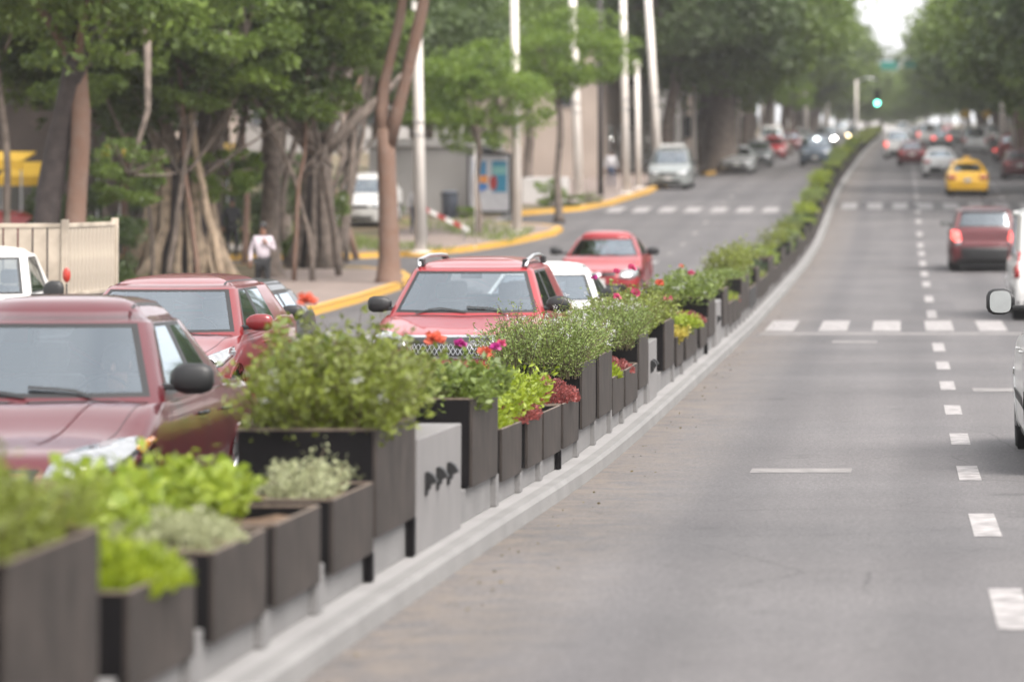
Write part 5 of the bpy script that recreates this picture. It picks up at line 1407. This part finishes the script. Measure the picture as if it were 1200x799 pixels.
for Yt, Xt, r, cr, cm in [(172,-9.9+.0,.75,1.55,'green')]:
    tree('big_tree', (845-VX)/22.6, 177, 'big tree with broad grey trunk in the yellow kerbed island', trunk_h=5.6, r=.95, crown_r=1.7, cz=3.0, crowns=2, cm='green', seed=60, flare=1.5, limbs=7)
for i in range(16):
    Yt = 170+i*17; Xt = -12.8+i*.12-rnd.uniform(0, 1.0)
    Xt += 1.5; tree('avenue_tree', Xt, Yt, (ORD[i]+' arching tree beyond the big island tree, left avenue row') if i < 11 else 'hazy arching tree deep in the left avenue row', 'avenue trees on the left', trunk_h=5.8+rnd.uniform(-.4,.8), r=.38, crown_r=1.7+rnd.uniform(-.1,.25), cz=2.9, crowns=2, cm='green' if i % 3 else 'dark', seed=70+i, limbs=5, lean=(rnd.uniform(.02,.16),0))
for i in range(8):
    Yt = 150+i*26; Xt = -19.5-rnd.uniform(0, 2)
    tree('avenue_tree', Xt, Yt, 'tall tree in the second row behind the left avenue trees', 'second row of avenue trees on the left', trunk_h=6, r=.35, crown_r=1.9, cz=2.6, crowns=1, cm='dark', seed=100+i, limbs=4)
for i in range(17):
    Yt = 128+i*17; Xt = 11.4-i*.12+rnd.uniform(0, .6)
    Xt -= 1.6; tree('avenue_tree', Xt, Yt, (ORD[i]+' arching tree of the right avenue row, counted from the red forked tree') if i < 11 else 'hazy arching tree deep in the right avenue row', 'avenue trees on the right', trunk_h=5.6+rnd.uniform(-.4,.8), r=.36, crown_r=1.85+rnd.uniform(-.1,.25), cz=2.3, crowns=2, cm='green' if i % 3 else 'dark', seed=130+i, limbs=5, lean=(-rnd.uniform(.0,.12),0))
for i in range(6):
    Yt = 140+i*40
    tree('avenue_tree', 20+rnd.uniform(0, 2), Yt, 'tall tree in the second row behind the right avenue trees', 'second row of avenue trees on the right', trunk_h=5.6, r=.35, crown_r=1.9, cz=2.4, cm='dark', seed=170+i, limbs=4)
X, Y = pos(1203, 22); tree('forked_tree', X, Y, 'leaning dark trunk with reddish forks at the top right corner', trunk_h=6.0, r=.42, lean=(-.14,0), bark='bark_red', seed=200, cm='green', crown_r=1.2, cz=4.2)
X, Y = pos(926, 17); tree('young_tree', X, Y, 'small bright lime green tree among the far left trunks', trunk_h=3.0, r=.12, cm='bright', seed=210, crown_r=.42, cz=.8, limbs=4)
for i in range(22):
    Yt = 440+rnd.uniform(0, 130); Xt = -17+i*1.7
    if -3.4 < Xt < -.6: continue
    tree('avenue_tree', Xt, Yt, 'hazy tree closing the view at the far end of the avenue', 'trees at the far end of the avenue', trunk_h=3.2+abs(Xt+2)*.25, r=.3, crown_r=1.5, cz=1.6, crowns=2, cm='green', seed=230+i, limbs=3)
# ------------------------------------------------------------------ lamp posts
def pole(px0, px1, py_base, s, wpx, label, h=9.5, arm=True, group=None, ytop=None, m='pole'):
    X, Y = pos(px1, s); lean = ((px0-px1)/s)/((py_base)/s)
    if ytop is not None: h = (py_base-ytop)/s
    t = empty('lamp_post', (X, Y, gz(Y)+KH-.01), label=label, cat='lamp post', group=group)
    r = wpx/s/2; b = MB(); b.tube([(0,0,0),(lean*h*.5,0,h*.5),(lean*h,0,h)], [r,r*.86,r*.72], 14); b.build('shaft', M[m], t, smooth=True)
    b = MB(); b.lathe([(r*1.02,0),(r*1.75,.0),(r*1.75,.03),(r*1.15,.05),(r*1.02,.05)], (0,0,0), 'z', 14); b.build('base_flange', M[m], t, smooth=False)
    if ytop is None:
        for f_ in (.36, .40):
            z = h*f_; q = MB(); rr_ = r*.92; q.lathe([(rr_*.9,0),(rr_*1.10,0),(rr_*1.10,.05),(rr_*.9,.05)], (lean*z,0,z), 'z', 14); q.build('clamp_band', M['alloy'], t)
        b = MB(); b.tube([(lean*h,0,h),(lean*h+.9,0,h+.35),(lean*h+2.0,0,h+.45)], [.05,.045,.04], 8); b.build('lamp_arm', M[m], t, smooth=True)
        b = MB(); b.box(lean*h+1.9, lean*h+2.6, -.12, .12, h+.36, h+.48); b.build('lamp_head', M['alloy'], t, bevel=.03)
    else:
        b = MB(); b.ball((lean*h,0,h+.08), r*1.3); b.build('cap', M[m], t, smooth=True)
    return t
pole(488, 493, 295, 40.0, 14.5, 'nearest cream lamp post, just right of the forked reddish tree')
pole(602.5, 606, 270, 35.3, 11.5, 'second cream lamp post beside the advertising panel')
pole(671, 678.5, 231, 30.0, 11.5, 'third cream lamp post by the low green shrubs')
pole(730, 734, 224, 28.6, 10, 'fourth cream lamp post, right of the man in jeans')
pole(745, 748.5, 220, 27.6, 7.5, 'short cream post without lamp between two tall ones', ytop=78)
pole(760, 773, 205, 26.2, 10.5, 'cream lamp post leaning left by the parked silver grey suv')
pole(811, 813.5, 203, 22.8, 6.5, 'short thin pale post left of the big tree trunk', ytop=104)
pole(703, 704, 222, 29.0, 7, 'dark utility pole left of the man in jeans', ytop=-40, m='darkpole')
pole(556, 557, 290, 38.6, 1.3, 'thin grey sign post in front of the advertising panel', ytop=175)
for k, (px, s) in enumerate([(1174,16.5),(1189,20.5),(1181,15.0)]):
    pole(px, px, 200, s, (5,7,4)[k], ['thin cream lamp post at the right pavement before the dark trunk','thicker cream lamp post at the right frame edge','farthest cream lamp post on the right pavement'][k])
for k, (px, s) in enumerate([(865,16.5),(880,15.2),(893,14.2),(906,14.6),(922,13),(944,12.0),(969,11.0),(952,10)]):
    Xp, Yp = pos(px, s)
    pole(px, px, 190, s, 6, 'pale post in the far row along the left avenue trees', group='pale posts along the far left avenue')
# ------------------------------------------------------------------ buildings
M['wall_beige'] = mat('beige plaster', (.50,.41,.35), .85, var=.12, scale=.6, bump=.1)
M['wall_white'] = mat('white plaster', (.66,.63,.61), .85, var=.10, scale=.5, bump=.1)
M['wall_grey'] = mat('grey plaster', (.40,.38,.365), .85, var=.12, scale=.5, bump=.1)
M['wall_dark'] = mat('dark shop wall', (.10,.075,.065), .85, var=.3, scale=.6)
M['win'] = mat('dark window glass', (.03,.035,.04), .1, var=.1, coat=1)
M['awn_yellow'] = mat('yellow awning', (.80,.48,.03), .7, var=.12, scale=2)
M['awn_red'] = mat('red awning', (.45,.03,.03), .7, var=.12, scale=2)
M['orange'] = mat('orange cloth', (.65,.22,.05), .7, var=.12, scale=2)
def building(name, x0, x1, y0, y1, h, wall, label, wins=(), group=None, sidewins=0, cornice=True, cat='building'):
    z0 = gz((y0+y1)/2)
    t = empty(name, ((x0+x1)/2, (y0+y1)/2, z0), label=label, cat=cat, group=group); w, d = (x1-x0)/2, (y1-y0)/2
    b = MB(); b.box(-w, w, -d, d, -.5, h); b.build('wall', M[wall], t)
    if cornice:
        b = MB(); b.box(-w-.12, w+.12, -d-.12, d+.12, h+.003, h+.28); b.build('cornice', M['wall_white'], t)
    for (wx, wz, ww, wh) in wins:
        q = MB(); q.box(wx-ww/2-.08, wx+ww/2+.08, -d-.06, -d-.003, wz-.08, wz+wh+.08); f = q.build('window', M['wall_grey'], t)
        q = MB(); q.box(wx-ww/2, wx+ww/2, -d-.075, -d-.062, wz, wz+wh); q.build('pane', M['win'], f)
    sgn = 1 if x1 < 0 else -1
    for k in range(sidewins):
        yy = -d+(k+.5)*2*d/sidewins
        for zz in (1.0, 4.4):
            if zz+1.5 > h: continue
            q = MB(); xa = sgn*(w+.003); xb = sgn*(w+.06); q.box(min(xa,xb), max(xa,xb), yy-.8, yy+.8, zz-.1, zz+1.6); f = q.build('window', M['wall_grey'], t)
            q = MB(); xa = sgn*(w+.062); xb = sgn*(w+.075); q.box(min(xa,xb), max(xa,xb), yy-.7, yy+.7, zz, zz+1.5); q.build('pane', M['win'], f)
    return t
b1 = building('shop_building', -52, -25.2, 104, 116, 7.5, 'wall_dark', 'dark shopfront building behind the trees at the far left', [(-8,.4,3,2.2),(-3,.4,3,2.2),(2,.4,3,2.2),(7,.4,3,2.2),(11.5,.4,2.2,2.2)])
def awning(px0, px1, py0, py1, s, m, label, stripes=None):
    X0, Y = pos(px0, s); X1 = (px1-VX)/s; zt = CAMZ-(py0-VY)/s; zb = CAMZ-(py1-VY)/s
    t = empty('awning', ((X0+X1)/2, Y, zb), label=label, cat='awning'); w = (X1-X0)/2; h = zt-zb
    b = MB(); b.add([(-w,-.9,0),(w,-.9,0),(w,.6,h),(-w,.6,h),(-w,-.9,-.05),(w,-.9,-.05),(w,.6,h-.05),(-w,.6,h-.05)], [(0,1,2,3),(7,6,5,4),(0,4,5,1),(1,5,6,2),(2,6,7,3),(3,7,4,0)]); b.build('canopy', M[m], t)
    b = MB(); b.box(-w,w,-.93,-.905,-.28,.0); b.build('valance', M[m], t)
    for sx in (-1, 1): b = MB(); b.tube([(sx*(w-.05),-.85,-2.3),(sx*(w-.05),-.85,-.05)], .03, 8); b.build('support_post', M['alloy'], t)
awning(-30, 36, 178, 187, 41, 'awn_yellow', 'long thin yellow awning edge at the left frame edge')
awning(8, 72, 190, 206, 40, 'awn_yellow', 'lower yellow awning behind the dark leaning trunk')
awning(120, 150, 170, 184, 39, 'awn_yellow', 'small yellow canopy behind the reddish trunk')
awning(228, 275, 168, 176, 37, 'awn_yellow', 'short yellow canopy seen above the ficus roots')
awning(-20, 30, 255, 268, 46, 'awn_red', 'red and white stall roof behind the white pickup')
def hatch_at(px, s, pmn, label, yaw=0): return Car('hatch', PAINT[pmn], (px-VX)/s, F/s, label, name='parked_car', yaw=yaw, detail=1)
hatch_at(-2, 42.5, 'red', 'bright red car parked under the yellow awning', 1.3).simple_front()
building('shelter_wall', -19.4, -15.6, 124, 126.5, 2.55, 'wall_grey', 'low light grey ribbed wall left of the advertising panel', cat='wall')
building('house', -20.5, -14.6, 162, 178, 6.2, 'wall_beige', 'beige two storey building right behind the second lamp post', [(-2.0,.1,1.0,2.2),(1.5,3.5,.8,1.0)], sidewins=3)
building('house', -15.9, -13.9, 182, 200, 9, 'wall_white', 'narrow white building with a dark square window right of the beige one', [(.2,2.3,.9,.95),(.4,4.5,.6,.3)], sidewins=3)
building('planter_wall', -14.6, -13.0, 131, 133, 1.1, 'wall_white', 'low white wall box beside the green shrubs', cat='wall', cornice=False)
for i in range(7):
    y0 = 205+i*28
    building('house', -26, -16.2-rnd.uniform(0,1), y0, y0+24, rnd.uniform(4,5), ['wall_white','wall_grey','wall_beige'][i % 3], 'plaster building seen between trunks along the far left pavement', [(2,1,1.4,1.6),(5,1,1.4,1.6)], group='buildings along the far left pavement', sidewins=4)
for i in range(9):
    y0 = 130+i*30
    building('house', 17.5+rnd.uniform(0,1), 27, y0, y0+26, rnd.uniform(5,8), ['wall_white','wall_beige','wall_grey'][i % 3], 'plaster building behind the trees of the right pavement', [(-3,1,1.4,1.6)], group='buildings along the right pavement', sidewins=4)
for i in range(6):
    building('house', -66+i*7, -59.5+i*7, 215+i*6, 232+i*6, 8, ['wall_grey','wall_white','wall_beige'][i % 3], 'building far behind the left trees, seen only through gaps', [(-2,2,1.4,1.6),(2,2,1.4,1.6)], group='far buildings behind the left trees')
building('tower_block', -9, 4, 640, 660, 9, 'wall_white', 'pale hazy building at the very end of the avenue', [(k*2-5,z,1,1.4) for k in range(6) for z in (3,6)])
# ------------------------------------------------------------------ advertising panel
def ad_panel():
    s = 32.6; X, Y = pos(574, s); t = empty('advertising_panel', (X, Y, gz(Y)+KH), label='backlit bus stop advertising panel with blue and orange poster', cat='advertising panel')
    w, z0, z1 = .80, .10, 2.28; b = MB()
    for (x0,x1,a,c) in ((-w,-w+.09,z0,z1),(w-.09,w,z0,z1),(-w+.09,w-.09,z0,z0+.09),(-w+.09,w-.09,z1-.09,z1)): b.box(x0,x1,-.12,.12,a,c)
    b.build('frame', M['black'], t, bevel=.015)
    P = lambda c, e=.05: mat('poster print', c, .4, var=.04)
    b = MB(); b.box(-w+.09,w-.09,-.10,.10,z0+.09,z1-.09); b.build('backing', mat('poster pale grey', (.55,.54,.56), .4), t)
    def pr(x0,x1,a,c,colr,d): q = MB(); q.box(x0,x1,-.100-d,-.099,a,c); q.build('poster_print', P(colr), t)
    pr(-.56,-.12,1.05,1.98,(.03,.22,.42),.004); pr(.08,.62,.86,1.98,(.03,.24,.38),.004); pr(.10,.60,1.50,1.80,(.20,.45,.42),.008)
    pr(-.54,-.06,1.20,1.46,(.80,.30,.06),.008)
    q = MB(); q.add([(-.54,-.110,.80),(-.05,-.110,1.0),(-.05,-.110,1.10),(-.54,-.110,1.14)], [(0,1,2,3)]); q.build('poster_print', P((.03,.17,.50)), t)
    q = MB(); q.lathe([(0,-.012),(.17,-.010),(.172,0)], (0,0,0), 'y', 20); o = q.build('poster_print', P((.38,.03,.03)), t); o.location = (.14,-.10,1.20); o.scale = (.8,1,1.6)
    for x in (-.5,.5): q = MB(); q.box(x-.05,x+.05,-.05,.05,0,.10); q.build('foot', M['black'], t)
    q = MB(); q.add([(-.2,-.5,2.55),(.55,-.5,2.35),(.55,.5,2.35),(-.2,.5,2.55),(-.2,-.5,2.49),(.55,-.5,2.30),(.55,.5,2.30),(-.2,.5,2.49)], [(0,1,2,3),(7,6,5,4),(0,4,5,1),(1,5,6,2),(2,6,7,3),(3,7,4,0)]); q.build('roof_panel', M['alloy'], t)
ad_panel()
def bin_(px, s, label):
    X, Y = pos(px, s); t = empty('litter_bin', (X, Y, gz(Y)+KH), label=label, cat='litter bin')
    b = MB(); b.lathe([(0,0),(.27,0),(.30,.9),(.31,.92),(.24,.98),(0,1.0)], n=16); b.build('bin_body', mat('slate blue plastic', (.10,.12,.16), .6), t, smooth=True)
    b = MB(); b.lathe([(.31,.86),(.335,.87),(.335,.92),(.31,.93)], n=16); b.build('bin_rim', M['black'], t)
bin_(527, 33, 'slate blue litter bin left of the advertising panel')
# ------------------------------------------------------------------ people
def walker(X, Y, rz, label, top, bottom, arm_bent=True, h=1.72, belly=1.0, face=-1, base=KH):
    k = h/1.75
    J = [(0,0,.93),(0,0,1.12),(0,.01,1.32),(0,.01,1.45),(0,.0,1.52),(0,-.01,1.63),
         (.17,.01,1.40),(.24,.03,1.15),(.10,-.16,1.28) if arm_bent else (.26,-.05,.90),
         (-.17,.01,1.40),(-.25,.02,1.13),(-.26,-.06,.90),
         (.09,0,.88),(.11,-.06,.50),(.11,.02,.09),(.11,-.12,.04),
         (-.09,0,.88),(-.11,.04,.50),(-.11,.12,.09),(-.11,-.02,.04)]
    RD = [(.155,.115*belly),(.16,.13*belly),(.165,.12),(.10,.08),(.052,.052),(.078,.098),.060,.050,.036,.060,.050,.036,.085,.062,.045,.04,.085,.062,.045,.04]
    r = person('person', J, RD, [], [
        ('body', M['skin'], [(3,4),(4,5)], 1),
        ('shirt', M[top], [(0,1),(1,2),(2,3),(2,6),(6,7),(7,8),(2,9),(9,10),(10,11)], 1),
        ('trousers', M[bottom], [(0,12),(12,13),(13,14),(0,16),(16,17),(17,18)], 1.05),
        ('shoe', M['black'], [(14,15)], 1), ('shoe', M['black'], [(18,19)], 1)], (X, Y, gz(Y)+base), rz, label, sc=k)
    eyes(r, (0,-.01,1.63), .088, -1)
    b = MB(); p = J[8]; hand_mesh(b, p, (-.5,-.1,.8) if arm_bent else (0,-.3,-1), (0,-1,.2)); b.build('hand', M['skin'], r, smooth=True)
    b = MB(); hand_mesh(b, J[11], (0,-.25,-1), (0,-1,0), side=-1); b.build('hand', M['skin'], r, smooth=True)
    b = MB(); b.lathe([(.150,.915),(.163,.92),(.163,.95),(.150,.955)], n=20); o = b.build('belt', M['black'], r, smooth=True); o.scale = (1,.76*belly,1)
    return r
X, Y = pos(308, 59); walker(X, Y, .1, 'man in pale lilac shirt and black trousers walking on the pavement', 'shirt', 'trousers', True, 1.62, 1.15)
X, Y = pos(716, 27.8); walker(X, Y, .2, 'man in white top and blue jeans on the pavement by the fourth lamp post', 'white_cloth', 'jeans', False, 1.68)
X, Y = pos(272, 42); walker(X, Y, .4, 'figure in dark clothes half hidden behind the huge ficus', 'dark_cloth', 'trousers', False, 1.75)
X, Y = pos(134, 50); walker(X, Y, .4, 'figure in blue standing just right of the stake bed corner', 'jeans', 'dark_cloth', False, 1.6)
X, Y = pos(487, 35.5); walker(X, Y, .5, 'figure in white top beside the red and white barrier', 'white_cloth', 'jeans', False, 1.6)
# red and white barrier behind the first lamp post
X, Y = pos(522, 37.0); t = empty('barrier', (X, Y, gz(Y)+KH), label='slanted red and white striped barrier behind the first lamp post', cat='barrier')
for k in range(6):
    q = MB(); a, c = -.75+k*.25, -.5+k*.25; za, zc = 1.0-k*.12, .88-k*.12
    q.add([(a,-.02,za),(c,-.02,zc),(c,-.02,zc+.14),(a,-.02,za+.14),(a,.02,za),(c,.02,zc),(c,.02,zc+.14),(a,.02,za+.14)], [(0,1,2,3),(7,6,5,4),(0,4,5,1),(1,5,6,2),(2,6,7,3),(3,7,4,0)])
    q.build('rail_segment', M['awn_red'] if k % 2 == 0 else PAINT['white'], t)
for x, zt in ((-.6, 1.0), (.6, .4)): q = MB(); q.box(x-.03,x+.03,-.06,-.025,0,zt); q.build('post', M['alloy'], t)
# motorcyclist
def moto():
    s = 19.0; X, Y = pos(1165, s); t = empty('motorcycle', (X, Y, gz(Y)), label='dark motorcycle right of the yellow taxi', cat='motorcycle')
    w = MB(); w.lathe([(.22,-.05),(.30,-.055),(.32,0),(.30,.055),(.22,.05),(.22,-.05)], axis='x', n=20); w.lathe([(0,-.01),(.22,-.01)], axis='x', n=20); wm = w.mesh('wheel', M['rubber'], True)
    for y in (-.62, .62): o = link('wheel', wm, t); o.location = (0, y, .32)
    b = MB(); b.tube([(0,-.6,.45),(0,-.2,.62),(0,.2,.66),(0,.5,.90)], [.10,.16,.15,.06], 8); b.build('frame', M['black'], t, smooth=True)
    b = MB(); b.tube([(0,-.75,.80),(0,-.3,.82),(0,.0,.78)], [.09,.13,.10], 8); b.build('seat', M['black'], t, smooth=True)
    b = MB(); b.tube([(-.36,.38,1.05),(-.1,.46,1.02),(.1,.46,1.02),(.36,.38,1.05)], .018, 8); b.build('handlebar', M['alloy'], t, smooth=True)
    b = MB(); b.box(-.07,.07,-.86,-.80,.66,.74); b.build('tail_light', M['lamp_red_on'], t)
    b = MB(); b.box(-.09,.09,-.84,-.82,.45,.60); b.build('licence_plate', M['plate'], t)
    J = [(0,-.15,.92),(0,-.12,1.15),(0,-.05,1.34),(0,0,1.42),(0,.02,1.50),(0,.03,1.62),(.18,-.03,1.30),(.28,.12,1.10),(.30,.34,1.08),(-.18,-.03,1.30),(-.28,.12,1.10),(-.30,.34,1.08),(.16,.15,.86),(.20,.02,.42),(-.16,.15,.86),(-.20,.02,.42)]
    RD = [(.16,.13),(.16,.12),(.17,.11),(.08,.07),(.05,.05),(.12,.13),.06,.05,.035,.06,.05,.035,.08,.05,.08,.05]
    p = person('person', J, RD, [], [('body', M['skin'], [(3,4),(4,5)], .8), ('jacket', M['dark_cloth'], [(0,1),(1,2),(2,3),(2,6),(6,7),(7,8),(2,9),(9,10),(10,11)], 1), ('trousers', M['dark_cloth'], [(0,12),(12,13),(0,14),(14,15)], 1)],
           (X, Y, gz(Y)), 0, 'motorcycle rider in dark clothes and helmet seen from behind')
    b = MB(); b.ball((0,.03,1.64), .135, (1,1.1,1.05)); b.build('helmet', PAINT['white'], p, smooth=True)
    for sx in (-1, 1): b = MB(); hand_mesh(b, (sx*.30,.34,1.08), (sx*.1,.8,-.2), (0,0,1), side=sx); b.build('hand', M['skin'], p, smooth=True)
moto()
# ------------------------------------------------------------------ traffic signals and signs
def signal(px, py, s, label, pole_x, on='signal_green', big=1.0, group=None):
    X, Y = pos(px, s); z = CAMZ-(py-VY)/s
    t = empty('traffic_light', (pole_x, Y, gz(Y)+KH), label=label, cat='traffic light', group=group); zz = z-(gz(Y)+KH); dx = X-pole_x
    b = MB(); b.tube([(0,0,0),(0,0,zz+1.6)], [.11,.08], 10); b.build('mast', M['pole'], t, smooth=True)
    b = MB(); b.tube([(0,0,zz+1.45),(dx*.5,0,zz+1.75),(dx,0,zz+1.6)], [.07,.05,.04], 8); b.build('mast_arm', M['alloy'], t, smooth=True)
    hs_ = .17*big; b = MB(); b.box(dx-hs_*1.15, dx+hs_*1.15, -.02, .2, zz-hs_*1.3, zz+hs_*5.6); hz = b.build('housing', M['black'], t, bevel=.03)
    b = MB(); b.box(dx-.02, dx+.02, .05,.1, zz+hs_*5.6, zz+1.66); b.build('hanger', M['black'], t)
    for k, m in enumerate((on, 'signal_off', 'signal_off')):
        b = MB(); b.lathe([(0,-.035),(hs_*.7,-.03),(hs_*.86,0)], (dx,-.022,zz+k*hs_*2.2), 'y', 20); l_ = b.build('signal_lens', M[m], hz, smooth=True)
        b = MB(); b.lathe([(hs_*.95,0),(hs_*.95,-.2),(hs_*.9,-.2)], (dx,-.022,zz+k*hs_*2.2), 'y', 16); b.v = [v for v in b.v]
        if k: b.build('visor', M['black'], hz)
signal(1028, 121, 17.0, 'green lit traffic light hanging over the median', -3.2)
signal(1109, 76, 13.0, 'second green signal high among the right tree crowns', 11.3, big=.7)
def overhead(px0, px1, py0, py1, s, label):
    X0, Y = pos(px0, s); X1 = (px1-VX)/s; z1 = CAMZ-(py0-VY)/s; z0 = CAMZ-(py1-VY)/s
    t = empty('overhead_sign', (X0, Y, gz(Y)), label=label, cat='road sign'); g0 = gz(Y)
    b = MB(); b.box(0, X1-X0, -.04, .0, z0-g0, z1-g0); b.build('sign_panel', mat('green sign sheeting', (.02,.26,.20), .5, var=.1), t, bevel=.02)
    b = MB(); b.box(-.03, X1-X0+.03, .003, .05, z0-g0-.03, z0-g0); b.box(-.03, X1-X0+.03, .003, .05, z1-g0, z1-g0+.03); b.build('frame', M['alloy'], t)
    b = MB(); b.tube([(11-X0,.2,0),(11-X0,.2,z1-g0+.3)], .12, 8); b.tube([(11-X0,.2,z1-g0+.2),(-.3,.2,z1-g0+.2)], .08, 8); b.build('gantry', M['alloy'], t, smooth=True)
overhead(1032, 1052, 72, 82, 12.4, 'left green overhead road sign at the end of the sky gap')
overhead(1060, 1077, 70, 80, 12.6, 'right green overhead road sign under the right tree crowns')
for px, lab in ((1131, 'left yellow diamond warning sign under the right trees'), (1156, 'right yellow diamond warning sign under the right trees')):
    s = 13.5; X, Y = pos(px, s); X = max(X, 5.4); z = CAMZ-(134-VY)/s
    t = empty('warning_sign', (X, Y, gz(Y)), label=lab, cat='road sign'); g0 = gz(Y)
    b = MB(); r = .5; b.add([(0,-.02,z-g0-r),(r,-.02,z-g0),(0,-.02,z-g0+r),(-r,-.02,z-g0),(0,.02,z-g0-r),(r,.02,z-g0),(0,.02,z-g0+r),(-r,.02,z-g0)], [(0,1,2,3),(7,6,5,4),(0,4,5,1),(1,5,6,2),(2,6,7,3),(3,7,4,0)]); b.build('sign_panel', M['awn_yellow'], t)
    b = MB(); b.tube([(0,.05,0),(0,.05,z-g0+r)], .04, 8); b.build('post', M['alloy'], t)
# ------------------------------------------------------------------ grass and litter
rng = np.random.default_rng(9); n = 14000
xs = rng.uniform(-30, -13.2, n); ys = rng.uniform(58, 80, n); keep = (xs < -15.2) & (np.sin(xs*1.1)*np.cos(ys*.5) > -.5); xs, ys = xs[keep], ys[keep]
xs2 = rng.uniform(-24, -12.2, 9000); ys2 = rng.uniform(100, 119, 9000); k2 = np.sin(xs2*.9+ys2*.4) > .0; xs2, ys2 = xs2[k2], ys2[k2]
xs = np.concatenate([xs, xs2]); ys = np.concatenate([ys, ys2]); n = len(xs)
c = np.stack([xs, ys, np.array([gz(v) for v in ys])+KH-.01], 1); d = np.stack([rng.normal(size=n)*.3, rng.normal(size=n)*.3, np.ones(n)], 1)
o = link('grass', leaves_np('grass', c, d, rng.uniform(.10,.28,n), LEAF['yellow' if False else 'fine'], .14, .2, rng)); o['kind'] = 'stuff'
# dead leaves and crumbs in the gutter
n = 110; ys = 14+rng.uniform(0, 1, n)**1.3*60; xs = -2.50+np.abs(rng.normal(size=n))*.18
c = np.stack([xs, ys, np.array([gz(v) for v in ys])+.008], 1); d = rng.normal(size=(n,3)); d[:,2] = np.abs(d[:,2])*.12
o = link('fallen_leaves', leaves_np('fallen_leaves', c, d, rng.uniform(.015,.04,n), M['twig'], .5, .3, rng)); o['kind'] = 'stuff'
# ------------------------------------------------------------------ air
b = MB(); b.box(-1400, 1400, -60, 1500, -3, 26); hz = b.build('haze', []) if False else None
me = bpy.data.meshes.new('haze'); mb = MB(); mb.box(-700, 700, -60, 780, -3, 34)
me.from_pydata(mb.v, [], mb.f); hz = link('haze', me); hz['kind'] = 'stuff'
hm = bpy.data.materials.new('haze air'); hm.use_nodes = True; nt = hm.node_tree; nt.nodes.clear()
ho = nt.nodes.new('ShaderNodeOutputMaterial'); hv = nt.nodes.new('ShaderNodeVolumePrincipled')
hv.inputs['Color'].default_value = (.93,.93,.95,1); hv.inputs['Density'].default_value = .0002; hv.inputs['Anisotropy'].default_value = 0
nt.links.new(hv.outputs[0], ho.inputs['Volume']); me.materials.append(hm)
